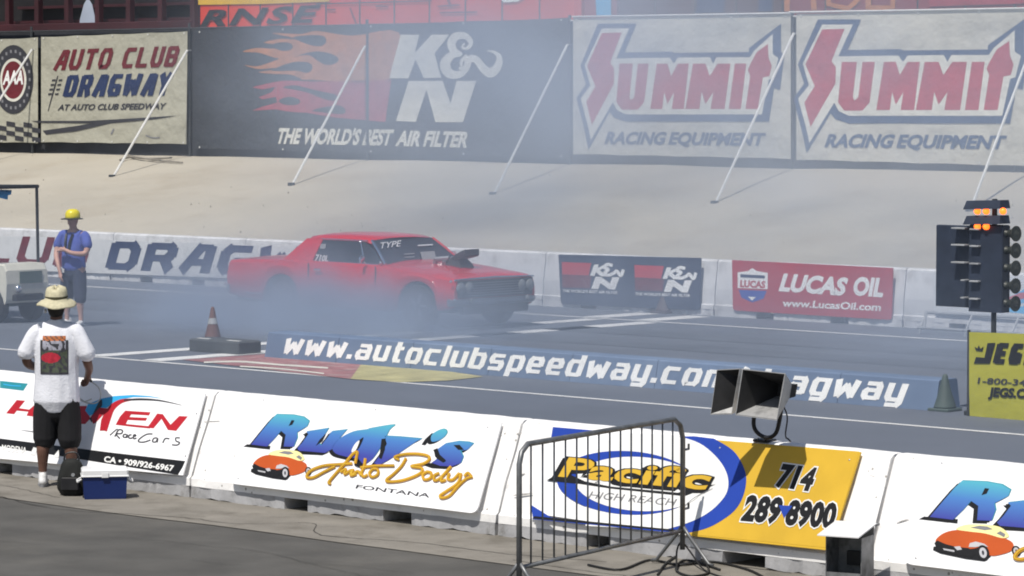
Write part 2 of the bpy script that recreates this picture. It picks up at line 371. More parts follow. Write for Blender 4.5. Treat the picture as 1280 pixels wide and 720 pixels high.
# embankment
emb = MB(); gy_ = []
ys = [41.0, 42.5, 44, 46, 48, 50, 51.5, 52.6, 53.6, 56, 62, 80]
xs = [-140+i*1.5 for i in range(101)]
for y in ys:
    row = []
    for x in xs:
        z = .165*(y-40.8) if y < 53 else 2.02
        z += .05*noise.noise(Vector((x*.25, y*.3, 0))) + .02*noise.noise(Vector((x*.9, y*1.1, 4)))
        row.append((x, y, max(z, -.05)))
    gy_.append(row)
emb.loft(gy_, cap=False, closed=False)
o = emb.build('embankment', M_dirt, smooth=True, norm=True); o['kind'] = 'structure'
rk = MB()
random.seed(11)
for k in range(260):
    x = random.uniform(-70, -30); y = random.uniform(41.2, 52.6); z = .165*(y-40.8); r_ = random.uniform(.01, .03)
    vs = [(x+r_*random.uniform(.6, 1.2)*cos(a), y+r_*random.uniform(.6, 1.2)*sin(a), z-.02) for a in (0, 1.3, 2.5, 3.8, 5)]+[(x+r_*.2, y, z+.02+r_*random.uniform(.4, .9))]
    rk.add(vs, [(i, (i+1) % 5, 5) for i in range(5)])
rk.build('gravel', mat('bank_stones', (.30, .27, .22), .95, .3, 2))['kind'] = 'stuff'
M_rut = mat('dark_crack_soil', (.20, .18, .15), .95, .2, 4)
for pts in ([(150, 203), (165, 199), (195, 203), (228, 206)], [(158, 196), (180, 201), (215, 200)]):
    L_ = []
    for x, y in smooth_line(pts, 6):
        d_ = ray(x, y); q = EYE+d_*((.165*-40.8-CH)/(d_.z-.165*d_.y)); L_.append((q.x, q.y, q.z+.055))
    MB().tube(L_, [.02+.03*abs(noise.noise(Vector(v))) for v in L_], 5).build('soil_ridge', M_rut)['kind'] = 'structure'
sheet('plateau', [(-400, 79.9), (200, 79.9), (200, 400), (-400, 400)], 2.0, M_dirt)

# ------------------------------------------------------------------ concrete barriers
def barrier(name, label, x0, x1, yb, group, m, notches, h=.90, sl=.30, seed=0, detail=True):
    """sloped concrete barrier standing on the ground from x0 to x1, front foot at y=yb, with scupper openings at its foot"""
    t = thing(name, label, 'barrier', ((x0+x1)/2, yb+.3, 0), group)
    prof = [(yb, .10), (yb, .165), (yb+.025, .185), (yb+sl*.35, .42), (yb+sl*.7, .66), (yb+sl-.01, h-.03), (yb+sl+.02, h-.006), (yb+sl+.05, h), (yb+sl+.12, h), (yb+sl+.15, h-.006), (yb+sl+.17, h-.03), (yb+2*sl+.17, .18), (yb+2*sl+.17, .10)]
    n = 60 if detail else 24; rings = []
    for i in range(n+1):
        x = x0+.008+(x1-x0-.016)*(0 if i == 0 else 1 if i == n else (.006 if i == 1 else .994 if i == n-1 else i/n))
        end = min(i, n-i)
        R_ = []
        for j, (y, z) in enumerate(prof):
            e = .006*noise.noise(Vector((x*5, y*9+seed, z*9)))
            if detail and end == 0:
                e2 = .004+.012*max(-.2, noise.noise(Vector((x*3+seed, y*14, z*14))))
                ii = .006+.02*max(0, noise.noise(Vector((seed, y*9, z*9)))-.1); R_.append((x+(e2 if i == 0 else -e2), y+ii*(1 if j < 7 else -1), z-.006*(j > 3))); continue
            if detail and j in (1, 2): e += .02*max(0, noise.noise(Vector((x*7, seed+2, 0)))-.25)
            R_.append((x, y+e, z+e*.5))
        rings.append(R_)
    MB().loft(rings).build('barrier_body', m, t, smooth=False, norm=True)
    # feet between the scuppers
    edges = [x0+.02]
    for a in notches: edges += [a[0], a[1]]
    edges.append(x1-.02)
    for k in range(0, len(edges), 2):
        a, b = edges[k], edges[k+1]; rg = []
        nn = max(2, int((b-a)/.05))
        for i in range(nn+1):
            x = a+(b-a)*i/nn
            c = .022*noise.noise(Vector((x*6, seed, 1)))+.02*noise.noise(Vector((x*17, seed, 1))); c = max(c, -.012)
            up = .012+max(0, .03*noise.noise(Vector((x*8, seed, 7)))) if detail else 0
            rg.append([(x, yb+.003+c, up-.012), (x, yb+.003+c*.3, .1005), (x, yb+2*sl+.167, .1005), (x, yb+2*sl+.167, -.012)])
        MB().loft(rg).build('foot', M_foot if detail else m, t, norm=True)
    return t
NX = [gy(276, 488, 19.45).x, gy(660, 525, 19.45).x]
STEP = 3.66; jx0 = NX[1]
nb_lab = ['white concrete barrier behind the man in the bucket hat, carrying the race cars sign',
          "white concrete barrier carrying the blue and gold auto body sign, left of the crowd fence",
          'white concrete barrier behind the steel crowd fence, carrying the yellow phone number sign',
          'white concrete barrier at the right edge, carrying the second auto body sign']
NB = []
for k in range(4):
    x1 = jx0+(k-1)*STEP; x0 = x1-STEP
    if k == 1: nt_ = [(gy(357, 635, 19.1).x, gy(386, 640, 19.1).x), (gy(480, 652, 19.1).x, gy(515, 656, 19.1).x)]
    elif k == 2: nt_ = [(x0+.95, x0+1.2), (gy(905, 700, 19.1).x, gy(958, 706, 19.1).x)]
    else: nt_ = [(x0+.95, x0+1.2), (x0+2.25, x0+2.55)]
    NB.append(barrier('concrete_barrier', nb_lab[k], x0, x1, 19.085, 'near white concrete barriers', M_white, nt_, seed=k*11.3))
NEARP = Plane((0, 19.33, .865), (0, -.67, .30), step=.0018)   # face of the boards fixed on the near barriers
def board(name, label, corners, m=M_sheet, group='sponsor boards on the near barriers', th=.014, round_br=0, pl=NEARP, edge_m=None, cat='sign'):
    c = [pl.at(*p) for p in corners]
    base = sum(c, Vector())/len(c); base.z = min(p.z for p in c)
    t = thing(name, label, cat, base, group)
    MB().prism([p - pl.n*th*0 for p in c], -pl.n*th).build('panel', m, t, norm=True)
    return t
def rounded(c, idx, r, n=5):
    """replace corner idx of pixel polygon c by an arc"""
    out = []
    for i, p in enumerate(c):
        if i not in idx: out.append(p); continue
        a, b = c[i-1], c[(i+1)%len(c)]
        def tow(q):
            d = sqrt((q[0]-p[0])**2+(q[1]-p[1])**2); return (p[0]+(q[0]-p[0])*r/d, p[1]+(q[1]-p[1])*r/d)
        s_, e_ = tow(a), tow(b)
        for j in range(n+1):
            t = j/n; out.append(((1-t)**2*s_[0]+2*t*(1-t)*p[0]+t*t*e_[0], (1-t)**2*s_[1]+2*t*(1-t)*p[1]+t*t*e_[1]))
    return out
def screws(t, pts, pl, m, r=.008, name='screw'):
    for x, y in pts:
        c = pl.at(x, y, .5); MB().lathe([(r, 0), (r, .004), (r*.4, .006)], c, pl.n, 8).build(name, m, t)

M_scuff = mat('rubber_scuff', (.33, .32, .31), .8, .3, 30)
random.seed(21)
for k, t in enumerate(NB):
    b = MB()
    for q in range(9):
        x = t.location.x+random.uniform(-1.8, 1.8); z0 = random.uniform(.2, .8); ln = random.uniform(.04, .22); sl_ = random.uniform(-.02, .04); h_ = random.uniform(.003, .009)
        if abs(x-t.location.x) < 1.45: z0 = random.uniform(.19, .21); ln = .06
        P_ = []
        for i in range(5):
            u = i/4; z = z0+sl_*u; y = 19.385-.30*(.87-z)/.67*1.0+.028-.0; P_.append((x+ln*u, y, z, h_*sin(pi*(.1+.8*u))))
        for (xa, ya, za, ha), (xb, yb, zb, hb) in zip(P_, P_[1:]):
            b.add([(xa, ya-.032, za-ha), (xb, yb-.032, zb-hb), (xb, yb-.032+.004, zb+hb), (xa, ya-.032+.004, za+ha)], [(0, 1, 2, 3)])
    b.build('scuff_mark', M_scuff, t)['kind'] = 'stuff'
# --- race cars sign
t = board('sponsor_board', 'white race cars sign with red letters behind the man in the bucket hat',
          rounded([(-52, 464), (257, 491), (228, 594), (-80, 566)], [], 6))
p = Print(NEARP, (100, 480, 6))
p.poly([(340, 200), (530, 212), (518, 236), (385, 228), (372, 248), (505, 254), (495, 276), (360, 270), (345, 300), (535, 318), (525, 334), (400, 322), (268, 306), (300, 245)], 'red')
p.poly([(580, 222), (622, 226), (680, 305), (745, 240), (810, 243), (722, 352), (660, 345), (612, 262), (552, 333), (505, 328)], 'red')
p.poly([(60, 152), (160, 110), (260, 90), (400, 82), (520, 90), (640, 112), (520, 98), (400, 98), (300, 118), (235, 150), (200, 180), (160, 178), (130, 215), (70, 240), (40, 200)], 'sky', 1)
p.line([(180, 350, 8), (205, 260, 9), (240, 180, 8), (310, 130, 5), (400, 116, 2)], 5, 'red', 1.2)
p.line([(330, 122, 2), (450, 115, 2.6), (580, 122, 2), (680, 140, 1.2), (765, 160, .4)], 2, 'dark', 1.4)
p.poly([(95, 230), (150, 120), (168, 118), (168, 160), (120, 235), (90, 290), (70, 262)], 'dark', 1.5)
p.poly([(85, 245), (150, 178), (215, 185), (180, 350), (150, 350), (160, 270), (180, 225), (120, 290), (100, 300)], 'red', 1.7)
p.poly([(0, 165), (50, 165), (78, 260), (40, 300), (0, 300)], 'red', .9)
p.line([(225, 385), (270, 345), (285, 340)], 1.4, 'dark', 1)
for pts in ([(262, 395), (290, 345), (320, 350), (310, 372), (272, 376), (300, 410)], [(350, 378), (330, 380), (325, 396), (345, 400), (356, 380), (352, 405)],
            [(388, 382), (370, 384), (366, 402), (382, 408), (396, 402)], [(400, 395), (420, 388), (412, 380), (402, 388), (404, 410), (425, 406)],
            [(545, 375), (500, 378), (450, 410), (440, 432), (480, 436), (530, 420)], [(580, 405), (555, 408), (545, 432), (570, 434), (584, 408), (580, 438)],
            [(622, 442), (640, 410), (672, 412)], [(750, 405), (720, 405), (722, 428), (748, 440), (730, 458), (690, 456)]):
    p.line(pts, 1.7, 'dark', 1)
p.poly([(-700, 396), (-700, 452), (735, 682), (770, 625), (790, 578), (500, 545), (215, 512)], 'black', 1)
p.text('CA • 909/926-6967', (182, 583), (700, 655), (190, 540), 'white', 2.2, bold=.03)
p.sub = (0, 460, 4.5)
p.text('MODENA', (12, 466), (150, 482), (14, 430), 'white', 2.2, bold=.02); p.poly([(170, 488), (200, 492), (212, 452), (190, 446)], 'white', 2.2); p.poly([(300, 500), (335, 505), (332, 460)], 'white', 2.2)
p.line([(120, 350, .5), (180, 358, 1.5), (240, 366, .8)], 1, 'grey', 1)
p.poly([(35, 255), (95, 180), (142, 184), (108, 226), (165, 234), (190, 212), (222, 214), (200, 275), (150, 268), (160, 246), (95, 240), (80, 260)], 'red', 1)
p.poly([(0, 72), (158, 88), (132, 128), (0, 112)], 'teal', 1); p.line([(20, 92), (70, 100), (120, 102)], 1.4, 'sky', 2)
p.build(t)
screws(t, [(246, 517), (232, 570)], NEARP, M_steel)

# --- auto body sign (drawn once, used on two boards)
def hotrod(p, K):
    """small orange hot rod drawing; coordinates of the second board's zoom (1000,540,4)"""
    z = lambda L: [K(*q) for q in L]
    P = lambda L, i, l, sm=False: p.poly(z(L), i, l, sm, raw=True)
    P([(695, 580), (730, 600), (850, 628), (940, 640), (975, 610), (930, 560), (700, 560)], 'black', 2.6)
    P([(820, 458), (868, 432), (940, 428), (1010, 434), (1050, 452), (1075, 490), (1040, 505), (960, 480), (880, 470)], 'cream', 3.2, True)
    P([(890, 448), (935, 436), (975, 440), (1000, 455), (960, 462)], 'grey', 3.8); P([(1015, 478), (1035, 465), (1058, 482), (1050, 500)], 'grey', 3.8)
    P([(712, 528), (745, 490), (800, 466), (880, 462), (960, 475), (1040, 500), (1088, 530), (1082, 572), (1030, 598), (970, 606), (940, 560), (880, 570), (800, 560), (735, 545)], 'orange', 3, True)
    P([(706, 540), (722, 525), (760, 545), (810, 560), (872, 566), (900, 600), (880, 618), (800, 604), (720, 588)], 'black', 3.5)
    P([(745, 570), (800, 580), (800, 590), (750, 580)], 'silver', 4); P([(800, 560), (830, 556), (838, 575), (815, 580)], 'silver', 4.2)
    P([(872, 560), (880, 538), (910, 528), (950, 540), (968, 558), (940, 552), (905, 560)], 'silver', 4.4)
    for (cx, cy, rx, ry) in ((940, 592, 30, 44), (1102, 578, 22, 30)):
        p.ellipse(K(cx, cy), rx*K.s, ry*K.s, 'black', 4.8, raw=True); p.ellipse(K(cx, cy), rx*.6*K.s, ry*.68*K.s, 'silver', 5.4, raw=True); p.ellipse(K(cx, cy), rx*.2*K.s, ry*.3*K.s, 'dark', 6, raw=True)
class Map:
    def __init__(s, ax, ay, bx, by, k): s.a = (ax, ay); s.b = (bx, by); s.s = k
    def __call__(s, x, y): return (s.b[0]+(x-s.a[0])*s.s, s.b[1]+(y-s.a[1])*s.s)
m_ = bpy.data.materials.new('blue_fade_print'); m_.use_nodes = True
nt = m_.node_tree; tc = nt.nodes.new('ShaderNodeTexCoord'); sx = nt.nodes.new('ShaderNodeSeparateXYZ'); nt.links.new(tc.outputs['Object'], sx.inputs[0])
mr = nt.nodes.new('ShaderNodeMapRange'); mr.inputs[1].default_value = .34; mr.inputs[2].default_value = .62; nt.links.new(sx.outputs[2], mr.inputs[0])
rp = nt.nodes.new('ShaderNodeValToRGB'); rp.color_ramp.elements[0].color = (*lin('3d4499'), 1); rp.color_ramp.elements[1].color = (*lin('52aebc'), 1)
e = rp.color_ramp.elements.new(.5); e.color = (*lin('4677b8'), 1)
nt.links.new(mr.outputs[0], rp.inputs[0]); nt.links.new(rp.outputs[0], nt.nodes['Principled BSDF'].inputs['Base Color']); nt.nodes['Principled BSDF'].inputs['Roughness'].default_value = .5
INK['fade'] = m_
def rudys(t, pl):
    p = Print(pl)
    A = lambda L: [(300+x/6, 500+y/6) for x, y in L]; B = lambda L: [(440+x/4.8, 500+y/4.8) for x, y in L]
    R_ = A([(85, 335), (165, 235), (235, 150), (250, 135), (275, 108), (400, 112), (480, 128), (522, 160), (505, 200), (430, 245), (432, 285), (405, 352), (330, 350), (345, 262), (310, 232), (262, 290), (205, 350)])
    u_ = A([(500, 238), (668, 212), (645, 250), (590, 325), (612, 340), (660, 280), (690, 236), (806, 222), (730, 310), (690, 372), (640, 398), (530, 388), (445, 382), (432, 362), (470, 320), (515, 258)])
    d_ = [(416, 559), (424, 549), (441, 540), (460, 537), (462, 535.8), (493, 531), (487, 538), (478, 556), (466, 574), (455, 580), (448, 574), (433, 571), (420, 567)]
    y_ = [(481, 545), (500, 546), (528, 548.5), (521, 552), (509, 560), (490, 573), (474, 582), (468, 579), (478, 566), (484, 555)]
    ap = B([(478, 215), (505, 190), (550, 175), (572, 192), (556, 222), (520, 245), (480, 250)])
    s_ = B([(732, 262), (695, 300), (662, 305), (640, 285), (655, 310), (670, 342), (655, 380), (600, 400), (530, 396), (480, 378), (512, 352), (552, 378), (566, 368), (520, 325), (515, 295), (562, 262), (640, 248), (700, 252)])
    for L, sm in ((R_, 0), (u_, 0), (d_, 1), (y_, 0), (ap, 1), (s_, 0)):
        p.poly(L, 'black', 1, bool(sm), raw=True, d=(-4.5, 3.0)); p.poly(L, 'black', 1.5, bool(sm), raw=True, d=(-2.2, 1.6)); p.poly(L, 'teal', 1.9, bool(sm), raw=True, d=(.9, -.7)); p.poly(L, 'fade', 2.5, bool(sm), raw=True)
    p.poly(A([(25, 350), (55, 332), (230, 345), (225, 372)]), 'black', 1.2, raw=True)
    p.poly(A([(450, 400), (640, 402), (690, 385), (620, 415), (460, 408)]), 'black', 1.2, raw=True)
    p.poly(A([(368, 196), (390, 152), (412, 155), (396, 186)]), 'black', 3.2, raw=True)
    p.poly(A([(572, 345), (600, 300), (650, 250), (620, 310)]), 'black', 3.2, raw=True)
    p.poly([(441, 562), (447, 553), (455, 547), (450, 559), (444, 565)], 'black', 3.2, True, raw=True); p.poly([(440, 564), (444.5, 555), (450, 551), (447, 560), (443, 566)], 'white', 3.8, True, raw=True)
    p.poly(B([(165, 350), (180, 235), (205, 232), (200, 300), (180, 355)]), 'black', 3.2, raw=True)
    p.poly(B([(440, 235), (478, 200), (500, 198), (470, 240), (440, 272), (418, 268)]), 'black', 1.4, raw=True)
    p.poly(B([(490, 300), (515, 290), (530, 330), (566, 362), (550, 378), (510, 352)]), 'black', 3.2, raw=True)
    p.poly(B([(612, 272), (648, 270), (675, 300), (640, 300)]), 'black', 3.2, raw=True)
    p.poly(B([(425, 390), (470, 378), (530, 398), (600, 402), (560, 415), (480, 410)]), 'black', 1.2, raw=True)
    g = [B([(-140, 470), (-120, 455), (-60, 400), (-20, 330), (-6, 318)]) and A([(690, 632), (672, 620), (720, 560), (800, 470), (850, 410), (885, 392), (880, 430), (870, 480)]),
         A([(850, 478), (760, 485), (640, 495), (550, 525), (512, 560), (512, 585), (560, 582), (640, 540), (720, 500)]),
         A([(760, 545), (800, 520), (790, 560), (840, 530), (838, 570), (880, 555)]), B([(-5, 440), (12, 420), (5, 450), (40, 430), (60, 455)]),
         B([(85, 352), (78, 400), (62, 440), (75, 462), (100, 450)]), B([(55, 408), (140, 398), (260, 396)]), B([(130, 415), (110, 440), (125, 465), (158, 450), (160, 420), (130, 415)]),
         B([(330, 350), (300, 400), (250, 450), (215, 478), (222, 492), (300, 486), (380, 460), (425, 432), (420, 410), (360, 400), (430, 385), (468, 360), (460, 338), (400, 326), (320, 328), (262, 345), (290, 362)]),
         B([(460, 430), (430, 450), (440, 480), (475, 470), (480, 440), (455, 432)]), B([(530, 440), (500, 455), (500, 485), (535, 470), (600, 400)]), B([(545, 460), (540, 490), (570, 480)]),
         B([(590, 440), (580, 475), (610, 480), (650, 440)]), B([(730, 462), (690, 475), (640, 520), (590, 575), (545, 590), (535, 575), (570, 550), (640, 500), (660, 440)]), B([(680, 460), (700, 440), (722, 462)])]
    for L in g: p.line(L, 3.6, 'gold', 6.5, raw=True)
    for L in g: p.line(L, 1.3, 'yellow', 8.5, raw=True)
    p.poly(A([(868, 440), (895, 436), (890, 470), (915, 512), (880, 500), (862, 490)]), 'black', 6, raw=True)
    p.text('FONTANA', (444.6, 610.5), (536.5, 622), (446.8, 605.6), 'dark', 1, bold=.015, raw=True, sp=1.0)
    K = Map(705, 540, 315.5, 582.5, 6.0/6*.178); K.s = .178
    hotrod(p, K)
    p.build(t)
RC = rounded([(312, 492), (627, 528), (595, 642), (286, 604)], [2, 3], 9)
t = board('sponsor_board', 'white auto body sign with whole blue script and orange hot rod, between barrier joints', RC)
rudys(t, NEARP); screws(t, [(330, 500), (610, 534), (298, 598), (470, 512)], NEARP, M_steel, .006)
# second auto body board, two barriers to the right (only its left part is in the picture)
shift = NEARP.at(1210, 598).x-NEARP.at(350, 518.6).x
t = board('sponsor_board', 'white auto body sign cut off by the right edge, showing only its first letter', [(1, 1)]*0+RC, group='sponsor boards on the near barriers')
for ch in t.children: pass
t.location.x += shift
class PlaneS(Plane):
    def at(s, x, y, layer=0):
        q = Plane.at(s, x, y, layer); return q
rudys(t, Plane((0, 19.33, .865), (0, -.67, .30), step=.0018)) if False else None
t['_w'] = tuple(Vector(t.location)-Vector((shift, 0, 0)))
rudys(t, NEARP); screws(t, [(330, 500), (298, 598)], NEARP, M_steel, .006)
del t['_w']

# --- phone number sign, two sheets
M_yel = mat('yellow_sheet', (.60, .375, .03), .45, .05, 2)
t = board('sponsor_board', 'white and yellow sign with blue oval and phone number, half behind the crowd fence', [(692, 532), (889, 549.5), (886, 549.5), (854, 668.5), (662, 641)][:2]+[(857, 668.8), (662, 641)])
c = [NEARP.at(*q) for q in ((889.6, 549.6), (1076, 565), (1037, 688), (857.6, 669))]
MB().prism(c, -NEARP.n*.014).build('panel', M_yel, t, norm=True)
p = Print(NEARP, (620, 500, 2.6667))
p.poly([(723, 133), (740, 134), (1212, 172), (1118, 494), (660, 449), (600, 440)], 'yellow', 1)
p.poly([(600, 122), (660, 121)]+smooth_line([(728, 129), (790, 168), (822, 215), (835, 262), (825, 320), (795, 370), (740, 410), (690, 432), (625, 446)], 4)+[(560, 438), (500, 300)], 'blue', 2)
p.poly([(400, 112), (520, 114)]+smooth_line([(600, 119), (680, 145), (740, 195), (772, 250), (772, 305), (738, 352), (690, 388), (630, 414), (560, 434)], 5)+[(300, 420), (300, 200)], 'white', 3, False)
p.poly([(190, 90), (345, 103), (270, 112), (183, 132)], 'blue', 1); p.poly([(118, 350), (185, 392), (260, 402), (600, 436), (560, 440), (125, 398)], 'blue', 3.4)
p.poly([(130, 388), (640, 437), (640, 443), (122, 396)], 'black', 4)
p.ellipse((440, 277), 236, 106, 'blue', 4.2, rot=.06, n=48); p.ellipse((478, 281), 212, 90, 'white', 5, rot=.06, n=48)
p.sub = (660, 530, 4.5714)
bl, br, tl = (190, 300), (1010, 375), (252, 192)
for dx, dy, b in ((-5, 2.5, .085), (-3, 1.5, .08), (-1, .3, .08)): p.text('Pacific', bl, br, tl, 'black', 6+b*0+(-dx)*-.1, bold=b, d=(dx, dy))
p.text('Pacific', bl, br, tl, 'yellow', 8, bold=.03)
p.poly([(110, 325), (200, 270), (330, 330), (480, 360), (860, 395), (1080, 345), (900, 415), (480, 372), (300, 345)], 'black', 5.8)
p.text('HIGH REACH', (348, 425), (835, 470), (372, 385), 'grey', 6, bold=0)
p.line([(900, 470), (960, 420), (1060, 370)], .6, 'grey', 6)
p.sub = (800, 600, 4)
p.sub = (620, 500, 2.6667)
for body, bl, br, tl in (('714', (935, 285), (1046, 300), (962, 214)), ('289', (822, 398), (938, 408), (845, 318)), ('8900', (966, 412), (1122, 424), (985, 334))):
    p.text(body, bl, br, tl, 'white', 3.2, bold=.10, sp=1.06); p.text(body, bl, br, tl, 'black', 4.2, bold=.055, sp=1.06)
p.poly([(945, 352), (990, 354), (962, 395)], 'blue', 4.8)

p.build(t)
screws(t, [(1062, 575), (900, 560), (1036, 674)], NEARP, M_steel, .007)

# ------------------------------------------------------------------ far barriers
FY = 40.30
fj = [gy(683, 350, FY+.1).x]
FN = Plane((0, FY-.035, 0), (0, -1, 0), step=.002)
flabs = ['far white barrier at the left edge, carrying the red letters', 'far white barrier behind the man in the yellow hat, carrying the first dark blue letter', 'far white barrier with dark blue letters just left of the red car',
         'far white barrier hidden behind the roof of the red car', 'far white barrier beyond the nose of the red car, without a sign', 'far white barrier carrying the dark sign with two air filter logos',
         'far white barrier carrying the red oil company sign', 'far white barrier at the right edge behind the starting light tree']
for k in range(8):
    x0 = fj[0]+(k-5)*STEP
    barrier('track_barrier', flabs[k], x0, x0+STEP, FY, 'far white concrete barriers', M_whitefar, [(x0+.85, x0+1.2), (x0+2.3, x0+2.65)], h=.88, sl=.10, seed=30+k*3.7, detail=False)
WX0, WX1 = gy(-60, 300, FY).x, gy(490, 320, FY).x
def vboard(name, label, corners, m, cat='sign', group=None, pl=FN, th=.02):
    c = [pl.at(*q) for q in corners]; base = sum(c, Vector())/len(c); base.z = min(q.z for q in c)
    t = thing(name, label, cat, base, group); MB().prism(c, -pl.n*th).build('panel', m, t, norm=True); return t
M_wb = mat('white_wall_board', (.58, .59, .60), .6, .05, 1, dirt='80868c', dscale=1.5, damt=.4)
t = vboard('wall_sign', 'long white wall sign with big red and navy dragway letters, left of the red car', [(-75, 292), (478, 312.5), (478, 355), (-75, 334)], M_wb)
p = Print(FN)
p.block('DRAGWAY', (130.7, 336.5), (474, 351), (140.5, 301.5), 'navy', 1, t=.24, gap=.16, raw=True, kx=2.0)
p.block('CLUB', (-72, 328), (106, 334.5), (-62, 293), 'maroon', 1, t=.22, gap=.16, raw=True, kx=1.7)
p.build(t)
M_navy = mat('dark_sign_sheet', lin('26324a'), .5, .1, 2)
t = vboard('barrier_sign', 'dark sign with two small air filter logos on the far barrier', rounded([(698, 318), (876, 322.5), (875, 388), (701, 380)], [2, 3], 5), M_navy, group='signs on the far barrier')
p = Print(FN, (680, 300, 5.818))
for dx, dy in ((0, 0), (528, 22)):
    q = lambda L: [(x+dx, y+dy) for x, y in L]
    p.poly(q([(130, 160), (345, 168), (325, 258), (132, 250)]), 'red', 1); p.poly(q([(132, 252), (345, 260), (335, 350), (135, 345)]), 'maroon', 1)
    p.text('K', *q([(345, 255), (455, 260), (375, 178)]), 'white', 2, bold=.05); p.text('N', *q([(362, 348), (505, 352), (390, 270)]), 'white', 2, bold=.07)
    p.line(q([(500, 185), (460, 178), (440, 200), (470, 215), (440, 240), (470, 255), (510, 240), (530, 225), (560, 260), (578, 215)]), 4, 'white', 2)
    p.text("THE WORLD'S BEST AIR FILTER", *q([(135, 378), (535, 392), (137, 358)]), 'white', 1, bold=.02)
p.build(t)
M_lucas = mat('red_sign_sheet', lin('a8202c'), .5, .1, 2)
t = vboard('barrier_sign', 'red oil company sign with white slanted letters and shield logo on the far barrier', rounded([(915, 325), (1116, 335), (1114.5, 400), (916, 388)], [2, 3], 5), M_lucas, group='signs on the far barrier')
p = Print(FN, (880, 290, 4.267))
p.text('LUCAS', (405, 310), (742, 334), (432, 222), 'white', 1, bold=.05); p.text('OIL', (795, 332), (948, 342), (812, 238), 'white', 1, bold=.05)
p.text('www.LucasOil.com', (418, 396), (940, 420), (424, 358), 'white', 1, bold=.03)
p.poly([(180, 215), (235, 208), (258, 192), (282, 208), (340, 218), (340, 305), (180, 298)], 'white', 1); p.poly([(195, 225), (325, 232), (325, 248), (195, 242)], 'navy', 2)
p.text('LUCAS', (195, 292), (325, 298), (197, 256), 'red', 2, bold=.04); p.poly([(185, 308), (335, 314), (318, 355), (258, 376), (200, 350)], 'blue', 1); p.poly([(235, 345), (278, 347), (256, 366)], 'white', 2)
p.build(t)
t = vboard('barrier_sign', 'white sign with pale blue and pink swoosh behind the starting lights', [(1166, 341), (1330, 350), (1328, 404), (1168, 392)], M_wb, group='signs on the far barrier')
p = Print(FN)
p.poly([(1225, 384), (1262, 372), (1290, 356), (1330, 350), (1330, 366), (1290, 376), (1250, 386)], 'sky', 1, raw=True); p.poly([(1245, 378), (1275, 366), (1330, 358), (1330, 364), (1290, 372)], 'red', 2, raw=True); p.poly([(1240, 388), (1300, 380), (1330, 384), (1330, 396), (1280, 392)], 'sky', 1, raw=True)
p.build(t)

# ------------------------------------------------------------------ centre wall with the long lettering
M_cw = mat('blue_grey_wall_paint', (.12, .17, .265), .7, .12, 1.5, dirt='8795ab', dscale=1.2, damt=.3)
cx0, cx1 = gy(332, 445, 29.95).x, gy(1171, 511, 29.95).x
t = thing('centre_wall', 'low blue centre wall with long white web address lettering, dividing the two lanes', 'wall', ((cx0+cx1)/2, 30.1, 0))
nblk = 8
for k in range(nblk):
    a = cx0+(cx1-cx0)*k/nblk; b = cx0+(cx1-cx0)*(k+1)/nblk-.008
    MB().loft([[(x, 29.93, -.003), (x, 30.0, .32), (x, 30.02, .335), (x, 30.32, .335), (x, 30.34, .32), (x, 30.40, -.003)] for x in (a, b)]).build('wall_block', M_cw, t, norm=True)
PW = Plane((0, 29.93, 0), (0, -.32, .07), step=.004)
PW.n = Vector((0, -.32, .07)).normalized()
p = Print(PW)
p.block('www.autoclubspeedway.com/dragway', (352, 442), (1128, 503), (361, 417.5), 'white', 1, t=.175, gap=.20, raw=True, kx=1.9)
p.build(t)

# ------------------------------------------------------------------ fence with banners
FEY = 52.94
px_ = [gy(x, 100, FEY).x for x in (-150, 40, 237, 459, 712, 990, 1268, 1560)]
t = thing('boundary_fence', 'tall fence with dark wind screen and slanted steel braces on top of the embankment', 'fence', (-48, FEY, 1.9))
zt = 5.02
M_rail = mat('pale_rail', (.6, .6, .58), .5, .1, 5)
MB().loft([[(px_[i], FEY+.06+.015*(i%2), 1.86), (px_[i], FEY+.06+.015*(i%2), zt)] for i in range(len(px_))], cap=False, closed=False).build('wind_screen', M_screen, t)
for x in px_:
    MB().tube([(x, FEY, 1.8), (x, FEY, zt+.12)], .035, 8).build('post', M_dkst, t)
for i in range(len(px_)-1):
    MB().tube([(px_[i], FEY, zt), (px_[i+1], FEY, zt)], .022, 6).build('top_rail', M_rail if i >= 4 else M_dkst, t)
braces = [((-58, 212, 1.5), (40, 62)), ((140, 221, 1.5), (234, 63)), ((364, 231, 1.5), (456, 58)), ((616, 243, 1.43), (709, 56)), ((893, 254, 1.40), (992, 42)), ((1212, 262, 1.40), (1288, 62))]
for (bx, by, bz), tp in braces:
    dr_ = ray(bx, by); z_ = EYE+dr_*((.165*-40.8-CH)/(dr_.z-.165*dr_.y))       # where the brace meets the slope
    b = gy(tp[0], tp[1], FEY-.12)
    o = MB().tube([z_-Vector((0, 0, .05)), b], .028, 6).build('brace', M_rail, t)
    MB().bbox((z_.x-.06, z_.y-.06, z_.z-.08), (z_.x+.06, z_.y+.06, z_.z+.05), .01).build('brace_foot', M_dkst, t)
    MB().tube([b, Vector((b.x, FEY, b.z))], .02, 6).build('clamp', M_steel, t)
